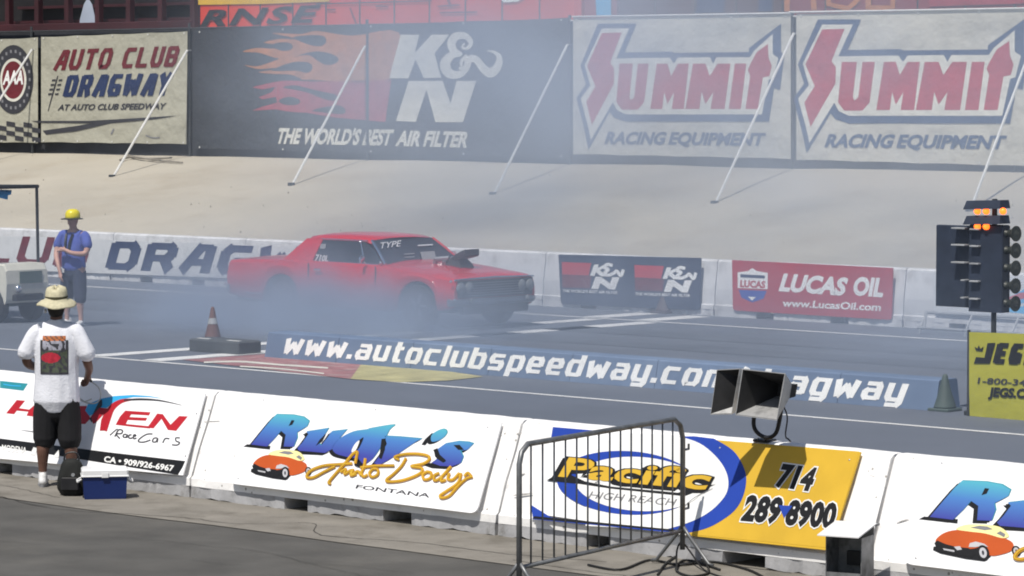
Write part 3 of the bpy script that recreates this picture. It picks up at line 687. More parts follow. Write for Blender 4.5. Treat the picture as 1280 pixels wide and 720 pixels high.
# cloth material with wrinkles
def cloth(name, col, **k): return mat(name, col, .7, .07, 1.2, bump=.85, bscale=.9, bdist=.2, **k)
BP = Plane((0, FEY-.085, 0), (0, -1, 0), step=.002)
def banner(label, corners, m, holes=True):
    c = [BP.at(*q) for q in corners]; t = thing('banner', label, 'banner', (sum(q.x for q in c)/4, FEY-.09, min(q.z for q in c)), 'banners hung on the fence')
    nx, nz = 28, 12; vs = []
    for i in range(nx+1):
        for j in range(nz+1):
            u, v = i/nx, j/nz
            q = c[0]*(1-u)*(1-v)+c[1]*u*(1-v)+c[2]*u*v+c[3]*(1-u)*v
            w = .02*noise.noise(Vector((q.x*.9, 0, q.z*1.3)))
            edge_ = -.015*abs(sin(u*pi*4))*(1-min(v, 1-v)*2)**6
            vs.append((q.x, q.y+.010+.4*w*min(u, 1-u, v, 1-v)*4, q.z+edge_*(1 if v < .5 else -1)))
    MB().add(vs, [(i*(nz+1)+j, (i+1)*(nz+1)+j, (i+1)*(nz+1)+j+1, i*(nz+1)+j+1) for i in range(nx) for j in range(nz)]).build('cloth', m, t, smooth=True)
    if holes:
        for k in range(5):
            u = k/4*.96+.02
            for v in (.015, .985):
                q = c[0]*(1-u)*(1-v)+c[1]*u*(1-v)+c[2]*u*v+c[3]*(1-u)*v
                MB().lathe([(.022, 0), (.022, .006), (.012, .006)], q+Vector((0, .0, 0)), (0, -1, 0), 8).build('eyelet', M_rail, t)
    return t
M_cream = cloth('cream_banner_cloth', lin('a5a394'), dirt='7d7a6c', dscale=1.2, damt=.4)
M_bk = cloth('black_banner_cloth', lin('25282e'))
M_wc = cloth('white_banner_cloth', lin('b9b6ab'), dirt='8a887e', dscale=1.0, damt=.4)
# club logo banner
t = banner('cream banner with round club badge and chequered flag at the left edge', [(-120, 55), (47, 46.5), (47, 179), (-120, 176)], M_cream)
p = Print(BP, (0, 30, 4.5))
p.ellipse((75, 312), 112, 194, 'dark', 1, n=40); p.ellipse((75, 315), 74, 122, 'offwhite', 2, n=36); p.ellipse((75, 315), 62, 106, 'maroon', 3, n=36)
p.text('AAA', (18, 338), (130, 336), (26, 262), 'white', 4, bold=.04)
for i in range(22):
    a = 2*pi*i/22; x, y = 75+93*cos(a), 313+160*sin(a)
    p.poly([(x-5, y-9), (x+5, y-9), (x+6, y+9), (x-5, y+8)], 'grey', 2)
for i in range(6):
    for j in range(4):
        if (i+j) % 2: continue
        x, y = -60+i*48, 540+j*26+i*3; p.poly([(x, y), (x+48, y+8), (x+48, y+34), (x, y+26)], 'dark', 1)
p.build(t)
# dragway banner
t = banner('cream banner with red and navy dragway lettering over a dark swoosh', [(51, 46), (234, 39), (233, 180.5), (51, 178)], M_cream)
p = Print(BP, (0, 30, 4.5))
for i, (a, b) in enumerate(((298, 612), (678, 985))):
    p.block(('AUTO', 'CLUB')[i], (a, 262-i*12), (b, 252-i*12), (a+32, 146-i*12), 'maroon', 1, t=.2, gap=.2, kx=1.4)
p.block('DRAGWAY', (350, 411), (945, 402), (382, 288), 'navy', 1, t=.2, gap=.16, kx=1.7)
p.text('AT AUTO CLUB SPEEDWAY', (325, 485), (925, 478), (336, 452), 'dark', 1, bold=.03)
p.line([(270, 490, .8), (300, 380, 1.6), (325, 292, 1.2)], 1.5, 'dark', 1)
for i in range(4):
    for s_ in (0, 1): p.poly([(270+i*7+s_*38, 400-i*26), (290+i*7+s_*38, 398-i*26), (293+i*7+s_*38, 388-i*26), (272+i*7+s_*38, 390-i*26)], 'dark', 1)
p.poly([(175, 545), (500, 545), (760, 530), (1000, 515), (880, 535), (620, 560), (420, 605), (260, 622), (240, 600), (420, 575), (520, 558), (220, 556)], 'dark', 1)
p.line([(820, 626), (860, 640), (900, 638)], 1.4, 'grey', 1); p.line([(640, 590), (625, 620)], 2, 'grey', 1)
p.build(t)
# flames banner
t = banner('dark banner with orange and pink flames and big air filter letters', [(241, 38), (712, 22), (712, 198), (241, 186)], M_bk)
BK = dict(bump=.85, bscale=.9, bdist=.2); ink('flame', 'a8672f', var=.2, **BK); ink('pink', '97303f', var=.15, **BK); ink('bk', '25282e', **BK)
p = Print(BP, (290, 30, 6))
p.poly([(1250, 62), (900, 88), (640, 52), (520, 75), (300, 68), (430, 95), (470, 115), (360, 112), (240, 138), (300, 150), (340, 175), (290, 185), (180, 180), (80, 208), (200, 215), (310, 250), (350, 262), (250, 300), (180, 318), (95, 308), (180, 335), (260, 335), (320, 330), (300, 345), (200, 362), (330, 375), (440, 380), (520, 410), (580, 418), (1195, 410)], 'flame', 1, True)
for L in ([(460, 102), (560, 85), (680, 88), (708, 125), (680, 162), (620, 165), (540, 142)], [(290, 162), (360, 138), (430, 142), (458, 170), (430, 197), (370, 200)],
          [(470, 245), (620, 206), (740, 222), (800, 260), (770, 300), (700, 305), (640, 272), (570, 232)], [(300, 352), (380, 310), (470, 285), (570, 288), (606, 325), (570, 366), (480, 350)]):
    p.poly(L, 'bk', 2, True)
p.poly([(1195, 420), (600, 432), (480, 425), (380, 425), (250, 450), (150, 475), (230, 490), (330, 470), (300, 510), (200, 550), (230, 565), (330, 545), (340, 590), (230, 620), (150, 650), (330, 640), (450, 660), (560, 665), (760, 700), (1150, 735)], 'pink', 1)
for L in ([(380, 475), (480, 460), (640, 500), (780, 530), (770, 572), (700, 565), (560, 512), (450, 490)], [(350, 575), (430, 545), (510, 570), (490, 604), (400, 606)], [(600, 650), (700, 622), (800, 610), (850, 640), (830, 675), (700, 665)]): p.poly(L, 'bk', 2, True)
p.sub = (480, 30, 4.5)
p.poly([(95, 60), (200, 60), (172, 165), (268, 60), (368, 60), (285, 165), (322, 302), (225, 304), (178, 200), (138, 305), (30, 305)], 'offwhite', 3)
p.poly([(140, 320), (330, 320), (375, 445), (410, 320), (520, 320), (445, 552), (290, 552), (240, 370), (180, 550), (68, 545)], 'offwhite', 3)
p.line([(455, 108, 2), (440, 130, 3), (468, 136, 4), (490, 105, 6), (460, 68, 8), (405, 70, 10), (380, 110, 11), (395, 150, 9), (440, 172, 4)], 6, 'offwhite', 3)
p.line([(435, 172, 4), (380, 178, 9), (345, 225, 13), (365, 275, 12), (420, 285, 9), (462, 250, 8), (480, 200, 9), (520, 200, 9), (560, 250, 10), (600, 275, 12), (640, 240, 10), (650, 190, 7), (625, 160, 4), (580, 150, 1)], 6, 'offwhite', 3.4)
p.line([(420, 245, 3), (440, 250, 3), (436, 210, 4), (470, 180, 6)], 4, 'offwhite', 3)
for body, a, b, tl in (("THE WORLD'S BEST", (345, 178.5), (487, 181), (350, 160)), ('AIR FILTER', (495, 181.5), (583, 183.5), (500, 163))):
    p.text(body, a, b, tl, 'offwhite', 1, bold=.045, raw=True)
p.build(t)
seam = Print(BP); seam.line([(459.5, 32), (460, 191)], 3, 'bk', 6, smooth=False, raw=True); seam.build(t, {'bk': 'seam'})
# two equipment banners
def summit(t, dx):
    cq = [BP.at(x, y, 6)+Vector((dx, 0, .01)) for x, y in ((716, 21.5), (852, 18.2), (988, 17))]
    MB().tube([cq[0], cq[1]-Vector((0, 0, .02)), cq[2]], .022, 6).build('top_hem', M_rail, t)
    pl = Plane((0, FEY-.085, 0), (0, -1, 0), dx=dx, step=.002); p = Print(pl, (715, 20, 4)); ink('steel', '2c4468', **BK); ink('crim', 'a5253a', **BK)
    p.poly([(130, 38), (322, 38), (262, 182), (500, 178), (510, 184), (885, 180), (885, 160), (1045, 38), (1045, 180), (1062, 190), (1040, 370), (1010, 360), (985, 528), (270, 528), (210, 508), (188, 480), (82, 668), (60, 560), (22, 410), (70, 340), (42, 250)], 'steel', 1)
    p.poly([(150, 62), (286, 62), (222, 212), (488, 208), (510, 238), (530, 208), (690, 206), (706, 238), (724, 206), (890, 206), (912, 172), (1004, 90), (1004, 190), (1032, 210), (1008, 310), (985, 318), (950, 492), (270, 492), (225, 470), (205, 430), (95, 620), (78, 540), (44, 412), (92, 348), (64, 245)], 'offwhite', 2)
    p.poly([(150, 85), (250, 82), (192, 235), (212, 262), (210, 340), (100, 545), (72, 430), (118, 352), (76, 250)], 'crim', 3)
    U = [(238, 238), (305, 238), (288, 405), (295, 420), (312, 405), (330, 238), (385, 238), (362, 430), (330, 468), (250, 468), (222, 430)]
    p.poly(U, 'crim', 3)
    for ox, kx_ in ((425, 1.0), (606, 1.17)):
        p.poly([(ox+(x-425)*kx_, y) for x, y in [(425, 238), (478, 238), (496, 300), (530, 238), (585, 238), (560, 465), (500, 465), (512, 380), (478, 440), (462, 380), (452, 465), (392, 465)]], 'crim', 3)
    p.poly([(815, 238), (872, 238), (845, 465), (785, 465)], 'crim', 3)
    p.poly([(895, 235), (925, 180), (980, 140), (984, 210), (1000, 250), (988, 300), (955, 308), (930, 465), (868, 465), (892, 300), (880, 270)], 'crim', 3)
    for body, a, b, tl in (('RACING', (165, 638), (455, 640), (185, 578)), ('EQUIPMENT', (485, 640), (950, 646), (502, 580))): p.text(body, a, b, tl, 'steel', 1, bold=.04)
    p.build(t)
t = banner('white racing equipment banner with red and blue logo beside the dark flames banner', [(716, 22), (988, 17.5), (988, 199), (716, 193)], M_wc); summit(t, 0)
ddx = gy(1019, 30, FEY).x-gy(745, 33, FEY).x
t = banner('white racing equipment banner with red and blue logo at the right edge', [(995, 17), (1310, 9), (1310, 209), (995, 200)], M_wc); summit(t, ddx)

# ------------------------------------------------------------------ behind the fence
TY = 60.0
TP = Plane((0, TY, 0), (0, -1, 0), step=.008)
def trailer(label, xa, xb, m, zt_=7.0, name='race_trailer', cat='trailer'):
    a, b = gy(xa, 0, TY).x, gy(xb, 0, TY).x
    t = thing(name, label, cat, ((a+b)/2, TY+1.25, 2.0))
    MB().bbox((a, TY+.02, 2.9), (b, TY+2.5, zt_), .12).build('trailer_body', m, t)
    n = max(2, int((b-a)/1.2))
    for k in range(1, n): MB().box((a+(b-a)*k/n-.015, TY-.004, 3.0), (a+(b-a)*k/n+.015, TY+.03, zt_-.15)).build('panel_seam', M_dkst, t)
    for k in (0, 1):
        for s in (TY+.3, TY+2.1): MB().lathe([(.3, -.12), (.45, -.1), (.45, .1), (.3, .12)], (b-1.5-k*1.1, s, 2.45), (0, 1, 0), 16).build('wheel', M_black, t)
    return t
t = trailer('orange red race trailer with black slanted letters and yellow roof stripe', 246, 722, mat('orange_red_paint', lin('c83a26'), .4, .08, 1))
p = Print(TP)
p.poly([(248, -14), (412, -20), (412, 2), (330, 5), (248, 6)], 'yellow', 1, raw=True)
p.text('RNSE', (252, 33), (388, 27), (264, 12), 'black', 2, bold=.03, raw=True, sp=1.15)
for a, b in (((408, 12), (420, 12)), ((438, 10), (446, 30)), ((470, 8), (486, 8)), ((548, 8), (575, 6)), ((550, 16), (597, 15))): p.line([a, b], 2, 'maroon', 2, smooth=False, raw=True)
p.line([(560, -2), (564, 8)], 3, 'maroon', 2, smooth=False, raw=True)
p.line([(395, 5), (540, 1)], 1.6, 'dark', 2, smooth=False, raw=True)
p.poly([(620, -8), (662, -8), (648, 2), (630, 3)], 'white', 2, raw=True)
p.build(t)
t = trailer('red and pale blue trailer seen between the two large banners', 726, 766, mat('trailer_red', lin('8c2f35'), .45, .1, 1))
p = Print(TP); p.poly([(742, -40), (764, -40), (764, 19), (746, 19)], 'sky', 1, raw=True); p.build(t)
t = trailer('dark brown trailer with navy stripe above the middle banner', 769, 972, mat('trailer_brown', lin('4c2f2c'), .45, .15, 1))
p = Print(TP); p.poly([(875, -40), (910, -40), (905, 15), (870, 16)], 'navy', 1, raw=True); p.poly([(950, -30), (966, -30), (965, 14), (948, 14)], 'navy', 1, raw=True); p.build(t)
t = trailer('maroon trailer with tall orange letters above the right banner', 976, 1330, mat('trailer_maroon', lin('7a2a30'), .45, .15, 1))
p = Print(TP)
for pts in ([(984, -30), (984, 14)], [(1015, -30), (1018, 13)], [(1036, -30), (1036, 5), (1060, 11), (1072, 0), (1072, -30)], [(1084, -30), (1086, 12)], [(1086, 10), (1116, 9), (1118, -30)]): p.line(pts, 7, 'flame', 1, smooth=False, raw=True)
p.poly([(1160, -30), (1290, -40), (1290, 4), (1162, 8)], 'pink', 1, raw=True)
p.build(t)
# grandstand at the left
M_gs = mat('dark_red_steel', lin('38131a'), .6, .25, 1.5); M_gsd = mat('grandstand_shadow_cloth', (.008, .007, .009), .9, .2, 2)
a, b = gy(-60, 0, TY).x, gy(243, 0, TY).x
t = thing('grandstand', 'dark red steel grandstand above the cream banners at top left', 'grandstand', ((a+b)/2, TY+3, 2.0))
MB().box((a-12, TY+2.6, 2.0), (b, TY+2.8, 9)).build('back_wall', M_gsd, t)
for k in range(9): MB().bbox((a+(b-a)*k/8-.09, TY-.1, 2.0), (a+(b-a)*k/8+.09, TY+.1, 8.6), .02).build('column', M_gs, t)
for z in (5.05, 7.4): MB().bbox((a-.2, TY-.13, z), (b, TY+.13, z+.38), .02).build('beam', M_gs, t)
for k in range(4): MB().box((a, TY+.3+k*.7, 4.6+k*.45), (b, TY+.7+k*.7, 4.68+k*.45)).build('bench', M_gs, t)
c = [TP.at(x, y, -45) for x, y in ((86, 60), (88, 24), (93, 5), (96.5, -1), (99, -1), (103, 6), (107, 24), (107, 60))]
t = thing('feather_flag', 'pale grey pointed flag standing against the dark red grandstand', 'flag', (c[0].x+.1, c[0].y, 2.0))
MB().prism(c, (0, -.02, 0)).build('cloth', mat('pale_grey_cloth', lin('a9b3c4'), .7, .05, 2), t, norm=True); q = TP.at(108, 30, -46); MB().tube([(q.x, q.y, 2.0), (q.x, q.y, q.z+.6)], .015, 6).build('pole', M_dkst, t)
M_grey_seat = mat('seat_dots', lin('b9a8a0'), .6, .3, 20)

#@@PART2@@
# ------------------------------------------------------------------ red car
M_red = mat('red_car_paint', lin('b81626'), .14, .04, 1, spec=.7); M_glass = mat('tinted_glass', (.018, .022, .028), .06, .1, 2, spec=.8)
M_tyre = mat('tyre_rubber', (.016, .016, .017), .85, .2, 12); M_alu = mat('polished_wheel', (.30, .31, .33), .35, .1, 8, metal=.9)
M_grille = mat('dark_grille', (.05, .052, .056), .4, .3, 20, metal=.5); M_vis = mat('pale_visor', (.30, .31, .32), .6, .2, 9); M_lamp = mat('lamp_glass', (.16, .17, .18), .15, .08, 20)
CX0, CY0 = -39.05, 35.90
car = thing('drag_car', 'red two-door drag car doing a smoky burnout in the far lane', 'car', (CX0+2.5, CY0, 0))
def C(x, y, z): return (CX0+x, CY0+y, z)
AX_R, AX_F = 1.28, 4.22
def interp(tab, x):
    for (a, *va), (b, *vb) in zip(tab, tab[1:]):
        if x <= b: t = max(0, (x-a)/(b-a)); return [p+(q-p)*t for p, q in zip(va, vb)]
    return list(tab[-1][1:])
#        x     half width  bottom shoulder centre
TAB = [(0, .875, .42, .85, .88), (.04, .90, .36, .885, .905), (.3, .91, .32, .905, .935), (1.0, .93, .28, .925, .96), (1.6, .935, .24, .935, .96), (3.0, .935, .24, .925, .95), (3.4, .93, .24, .915, .975), (4.2, .92, .26, .845, .905), (4.75, .90, .30, .79, .83), (4.9, .885, .34, .77, .79), (4.95, .86, .38, .745, .76)]
b = MB(); xs_ = sorted(set([round(i*.06, 3) for i in range(83)]+[4.95, .03])); rings = []
for x in xs_:
    w, zb, sh, ct = interp(TAB, x)
    for ax, rr in ((AX_R, .40), (AX_F, .40)):
        d = abs(x-ax)
        if d < rr: zb = max(zb, .34+sqrt(rr*rr-d*d)*.92)
    H = sh-zb; zs = [zb, zb+.06*H, zb+.35*H, zb+.62*H, zb+.70*H, zb+.92*H, sh]
    if zb > .4: zs = [zb+(sh-zb)*f for f in (0, .06, .35, .62, .70, .92, 1)]
    ys_ = [w-.035, w-.012, w+.004, w, w-.018, w-.035, w-.075]
    L_ = [C(x, -y, z) for y, z in zip(ys_, zs)] + [C(x, -w*.72, sh+.55*(ct-sh)), C(x, -w*.35, ct), C(x, 0, ct+.004)]
    R_ = [C(x, y, z) for y, z in zip(ys_, zs)] + [C(x, w*.72, sh+.55*(ct-sh)), C(x, w*.35, ct)]
    rings.append(L_+R_[::-1])
b.loft(rings, cap=False, closed=False)
n = len(rings[0]); b.add(rings[0], [tuple(range(n))]); b.add(rings[-1], [tuple(range(n-1, -1, -1))])
o = b.build('body', M_red, car, smooth=True, norm=True)
m_ = o.modifiers.new('split', 'EDGE_SPLIT'); m_.split_angle = radians(32)
MB().box(C(.15, -.80, .26), C(4.8, .80, .60)).build('chassis', M_black, car)
# cabin: roof, pillars, glass
def gh(x, y, z): return C(x, y, z)
rf = MB(); rr_ = []
for x, hw, z in ((1.58, .55, 1.262), (1.66, .60, 1.30), (1.85, .625, 1.325), (2.4, .635, 1.335), (2.8, .63, 1.318), (2.97, .615, 1.292), (3.01, .60, 1.278)):
    rr_.append([gh(x, -hw-.055, z-.062), gh(x, -hw-.04, z-.03), gh(x, -hw, z-.004), gh(x, -hw*.5, z+.018), gh(x, 0, z+.024), gh(x, hw*.5, z+.018), gh(x, hw, z-.004), gh(x, hw+.04, z-.03), gh(x, hw+.055, z-.062)])
rf.loft(rr_, closed=False, cap=False); rf.build('roof', M_red, car, smooth=True, norm=True)
cab = MB()   # dark cabin glass as faceted panes set between pillars
for s in (-1, 1):
    Y = lambda y: s*y
    # C pillar
    MB().prism([gh(1.16, Y(.80), .90), gh(1.86, Y(.81), .92), gh(1.98, Y(.685), 1.262), gh(1.58, Y(.645), 1.262)], (0, -s*.05, 0)).build('rear_pillar', M_red, car, norm=True)
    MB().prism([gh(1.80, Y(.785), .92), gh(3.0, Y(.79), .92), gh(2.80, Y(.67), 1.266), gh(1.95, Y(.67), 1.266)], (0, -s*.02, 0)).build('side_window', M_glass, car, norm=True)
    MB().tube([gh(3.44, Y(.79), .93), gh(3.22, Y(.72), 1.12), gh(3.01, Y(.65), 1.268)], .022, 6).build('windscreen_pillar', M_chrome if s < 0 else M_red, car)
    MB().tube([gh(3.0, Y(.80), .925), gh(2.80, Y(.68), 1.262)], .011, 6).build('window_divider', M_chrome, car)
    MB().tube([gh(1.55, Y(.80), .93), gh(3.3, Y(.81), .925)], .009, 6).build('window_sill_trim', M_chrome, car)
    MB().tube([gh(1.95, Y(.685), 1.266), gh(2.95, Y(.68), 1.264)], .012, 6).build('drip_rail', M_chrome, car)
    MB().prism([gh(2.96, Y(.792), .93), gh(3.36, Y(.79), .93), gh(3.10, Y(.70), 1.15), gh(2.84, Y(.675), 1.258)], (0, -s*.018, 0)).build('side_window', M_glass, car, norm=True)
    o = MB(); o.box(C(3.36, s*.93-.006, .30), C(3.368, s*.93+.012, .90)); o.box(C(1.90, s*.93-.006, .30), C(1.908, s*.93+.012, .90)); o.build('door_gap', M_black, car)
    MB().bbox(C(2.05, s*.945-.012, .80), C(2.2, s*.945+.012, .825), .005).build('door_handle', M_chrome, car)
    MB().tube([C(3.14, s*.90, .93), C(3.13, s*.97, 1.0)], .012, 6).build('mirror_stalk', M_chrome, car)
    MB().lathe([(.02, 0), (.05, .02), (.05, .05)], C(3.10, s*.985, 1.01), (1, 0, 0), 12).build('door_mirror', M_chrome, car)
    MB().box(C(.5, s*.938-.004, .385), C(.86, s*.938+.004, .40)).build('side_trim', M_chrome, car)
MB().prism([gh(3.46, -.77, .945), gh(3.46, .77, .945), gh(3.01, .63, 1.275), gh(3.01, -.63, 1.275)], (-.02, 0, -.02)).build('windscreen', M_glass, car, norm=True)
MB().prism([gh(1.18, -.74, .945), gh(1.18, .74, .945), gh(1.60, .59, 1.26), gh(1.60, -.59, 1.26)], (.02, 0, -.02)).build('rear_window', M_glass, car, norm=True)
MB().box(C(1.2, -.72, .88), C(3.3, .72, .93)).build('cabin_floor', M_black, car)
# window lettering
wp = Plane(Vector(C(3.46, 0, .945))+Vector((.009, 0, .012)), Vector((.33, 0, .45)).normalized(), step=.004)
p = Print(wp); p.text('TYPE', (474, 311), (500, 308), (476, 303), 'silver', 1, bold=.01, raw=True); p.line([(522, 307), (541, 306)], 1.4, 'silver', 1, raw=True, smooth=False); p.poly([(525, 315), (543, 314), (545, 324), (528, 325)], 'grey', 1, raw=True)
p.line([(505, 318), (518, 317)], 1, 'grey', 1, raw=True, smooth=False); p.line([(506, 322), (518, 321)], 1, 'grey', 1, raw=True, smooth=False); p.build(car)
sp_ = Plane(Vector(C(1.56, -.79, .92)), Vector((0, -.346, .118)).normalized(), step=.006)
p = Print(sp_); p.text('710L', (394, 325.5), (410, 327), (396, 318), 'silver', 1, bold=.04, raw=True); p.poly([(401, 305), (408, 305), (407, 311), (400, 311)], 'grey', 1, raw=True); p.build(car)
# wheels
for ax, r, w_, nm in ((AX_R, .365, .30, 'rear_wheel'), (AX_F, .335, .17, 'front_wheel')):
    for s in (-1, 1):
        cy = s*(.90-w_/2-.01)
        wlt = MB().lathe([(r*.62, -w_/2), (r*.93, -w_/2), (r, -w_/2+.03), (r, w_/2-.03), (r*.93, w_/2), (r*.62, w_/2)], C(ax, cy, r), (0, 1, 0), 28).build('wheel', M_tyre, car, smooth=False)
        rim = MB().lathe([(r*.63, 0), (r*.60, .02), (r*.5, -.03), (r*.18, -.035), (r*.16, .01), (.001, .012)], C(ax, cy+s*(w_/2-.015), r), (0, s, 0), 20).build('rim', M_alu, wlt)
        sk = MB()
        for q in range(5):
            a_ = 2*pi*q/5; sk.tube([C(ax+cos(a_)*r*.15, cy+s*(w_/2-.01), r+sin(a_)*r*.15), C(ax+cos(a_)*r*.58, cy+s*(w_/2-.01), r+sin(a_)*r*.58)], .028, 5)
        sk.build('rim_spoke', M_alu, wlt)
# front end
MB().box(C(4.935, -.80, .48), C(4.965, .80, .735)).build('grille', M_grille, car)
for k in range(6): MB().box(C(4.96, -.60, .51+k*.036), C(4.975, .60, .518+k*.036)).build('grille_bar', M_alu, car)
for s in (-1, 1):
    for q in (.74, .57):
        MB().lathe([(.088, 0), (.088, .03), (.072, .035), (.06, .045), (.001, .055)], C(4.945, s*q, .625), (1, 0, 0), 16).build('headlight', M_lamp, car, smooth=True)
    MB().lathe([(.045, 0), (.04, .02), (.001, .03)], C(5.05, s*.6, .44), (1, 0, 0), 12).build('parking_lamp', M_lamp, car)
def bumper(x, sgn, z0, z1):
    rg = []
    for y in (-.92, -.90, -.8, -.4, 0, .4, .8, .90, .92):
        q = .11-.16*abs(y/.92)**5; t_ = .01 if abs(y) > .91 else 0
        rg.append([C(x+sgn*(q-.05), y, z0+t_), C(x+sgn*q, y, z0+.02), C(x+sgn*(q+.02), y, (z0+z1)/2), C(x+sgn*q, y, z1-.02), C(x+sgn*(q-.05), y, z1-t_)])
    return MB().loft(rg)
M_bump = mat('worn_chrome', (.20, .21, .23), .3, .15, 6, metal=.85)
bumper(4.95, 1, .36, .475).build('bumper', M_bump, car, norm=True); bumper(0, -1, .40, .52).build('bumper', M_bump, car, norm=True)
MB().box(C(4.9, -.7, .24), C(4.97, .7, .36)).build('valance', M_black, car)
MB().tube([C(4.94, -.85, .752), C(4.955, 0, .772), C(4.94, .85, .752)], .014, 6).build('hood_edge_trim', M_chrome, car)
for s in (-1, 1): MB().bbox(C(-.02, s*.62-.18, .60), C(.01, s*.62+.18, .72), .01).build('tail_light', mat('tail_light_red', (.35, .01, .01), .2, .05, 5), car)
for x, y, z in ((4.93, -.875, .725), (5.0, -.87, .455), (3.42, -.83, .945), (2.86, -.70, 1.235), (3.12, -.96, .955), (.02, -.90, .50)):
    MB().lathe([(.001, 0), (.018, .008), (.024, .025), (.016, .042), (.001, .048)], C(x, y-.02, z), (0, -1, .5), 12).build('glint_bead', M_chrome, car, smooth=True)  # added chrome beads on no real fitting, placed to catch sun glints
# injector hat through the hood
M_scoop = mat('scoop_dark', (.03, .03, .033), .45, .2, 8)
MB().loft([[C(4.18+dx, y, z) for dx, y in ((-.18*k, -.14*k), (.18*k, -.14*k), (.18*k, .14*k), (-.18*k, .14*k))] for z, k in ((.84, 1.15), (.93, 1.0), (1.02, .6))]).build('scoop_base', M_scoop, car, norm=True)
MB().loft([[C(x, y, z) for y, z in ((-hw, z0), (hw, z0), (hw, z1), (-hw, z1))] for x, hw, z0, z1 in ((4.14, .09, 1.0, 1.03), (4.24, .12, 1.0, 1.08), (4.44, .15, 1.05, 1.155), (4.48, .15, 1.07, 1.165))]).build('hood_scoop', M_scoop, car, norm=True)
MB().box(C(4.475, -.12, 1.08), C(4.485, .12, 1.15)).build('scoop_mouth', M_black, car)
for s in (-1, 1):
    MB().tube([C(3.86, s*.17, .90), C(3.90, s*.18, 1.0), C(4.10, s*.10, 1.02)], .04, 8).build('intake_pipe', M_alu, car)
    MB().tube([C(4.05, s*.15, .88), C(4.06, s*.17, .98)], .035, 8).build('intake_pipe', M_alu, car)

# ------------------------------------------------------------------ organic shapes (one welded surface from overlapping rounded limbs)
def limb(pts, n=14):
    """pts: (x,y,z,rx[,ry]) along a path; rx across, ry fore-aft; returns verts, faces of a closed, round-ended tube"""
    P = [Vector(p[:3]) for p in pts]; R = [(p[3], p[4] if len(p) > 4 else p[3]) for p in pts]
    d0 = (P[0]-P[1]).normalized(); d1 = (P[-1]-P[-2]).normalized()
    m0, m1 = min(R[0]), min(R[-1])
    P = [P[0]+d0*m0*.9, P[0]+d0*m0*.6]+P+[P[-1]+d1*m1*.6, P[-1]+d1*m1*.9]
    R = [(R[0][0]*.35, R[0][1]*.35), (R[0][0]*.78, R[0][1]*.78)]+R+[(R[-1][0]*.78, R[-1][1]*.78), (R[-1][0]*.35, R[-1][1]*.35)]
    rings = []
    for i, p in enumerate(P):
        d = (P[min(i+1, len(P)-1)]-P[max(i-1, 0)]).normalized()
        a = Vector((1, 0, 0)) - d*d.x
        if a.length < .25: a = Vector((0, 0, 1)) - d*d.z
        a.normalize(); b_ = d.cross(a)
        rings.append([p + a*cos(2*pi*j/n)*R[i][0] + b_*sin(2*pi*j/n)*R[i][1] for j in range(n)])
    return rings
def organic(name, limbs, vox, m, parent, label=None, wrinkle=0, ws=9, extra=None, sm=2):
    mb = MB()
    for L in limbs: mb.loft(limb(smooth_line([tuple(list(q)+([q[3]] if len(q) == 4 else [])) for q in L], 4) if len(L) > 2 else L))
    if extra: extra(mb)
    o = mb.build(name, m, parent, local=True, norm=True)
    r = o.modifiers.new('r', 'REMESH'); r.mode = 'VOXEL'; r.voxel_size = vox
    s_ = o.modifiers.new('s', 'SMOOTH'); s_.iterations = sm; s_.factor = .5
    bpy.context.view_layer.update()
    dg = bpy.context.evaluated_depsgraph_get(); me = bpy.data.meshes.new_from_object(o.evaluated_get(dg)); o.modifiers.clear(); old = o.data; o.data = me; bpy.data.meshes.remove(old)
    if not me.materials: me.materials.append(m)
    if wrinkle:
        zlo = min(v.co.z for v in me.vertices)
        for v in me.vertices:
            q = v.co; fd = min(1.0, max(0, (q.z-zlo)/.07)); w = fd*(noise.noise(Vector((q.x*ws, q.y*ws, q.z*ws*.45)))+.5*noise.noise(Vector((q.x*ws*2.3, q.y*ws*2.3, q.z*ws))))
            v.co = q + v.normal*w*wrinkle
    for pl_ in me.polygons: pl_.use_smooth = True
    if label: o['label'] = label
    return o
def hand(wrist, direction, palm_n, size=1.0, curl=.6, side=1):
    """palm and five bent fingers as limbs; wrist position, pointing direction, palm normal"""
    w = Vector(wrist); d = Vector(direction).normalized(); n_ = (Vector(palm_n)-d*Vector(palm_n).dot(d)).normalized(); s_ = d.cross(n_)*side
    L = [[(*w, .026*size), (*(w+d*.045*size), .034*size, .020*size), (*(w+d*.085*size), .036*size, .018*size)]]
    for k, (o_, ln) in enumerate(((-.030, .072), (-.010, .082), (.010, .077), (.029, .060))):
        b0 = w+d*.088*size+s_*o_*size
        c1, c2 = curl*.5, curl*1.2
        p1 = b0+(d*cos(c1)+n_*sin(c1))*ln*.45*size; p2 = p1+(d*cos(c2)+n_*sin(c2))*ln*.35*size; p3 = p2+(d*cos(c2+curl)+n_*sin(c2+curl))*ln*.25*size
        L.append([(*b0, .0098*size), (*p1, .0092*size), (*p2, .0085*size), (*p3, .0075*size)])
    t0 = w+d*.02*size-s_*.026*size; t1 = t0+(d*.6-s_*.7+n_*.3).normalized()*.04*size; t2 = t1+(d*.9-s_*.1+n_*.5).normalized()*.035*size
    L.append([(*t0, .013*size), (*t1, .011*size), (*t2, .009*size)])
    return L
M_skin = mat('tanned_skin', (.30, .155, .10), .55, .12, 8); M_skind = mat('dark_tanned_skin', (.13, .065, .045), .55, .15, 8)
M_tee = mat('white_cotton', (.70, .71, .76), .9, .03, 4, bump=.3, bscale=60); M_shorts = mat('black_shorts', (.010, .010, .012), .9, .2, 6)
M_shoe = mat('white_trainer', (.62, .62, .62), .6, .15, 30); M_sole = mat('grey_sole', (.25, .25, .26), .8, .1, 20); M_hair = mat('dark_hair', (.012, .010, .009), .7, .3, 50)
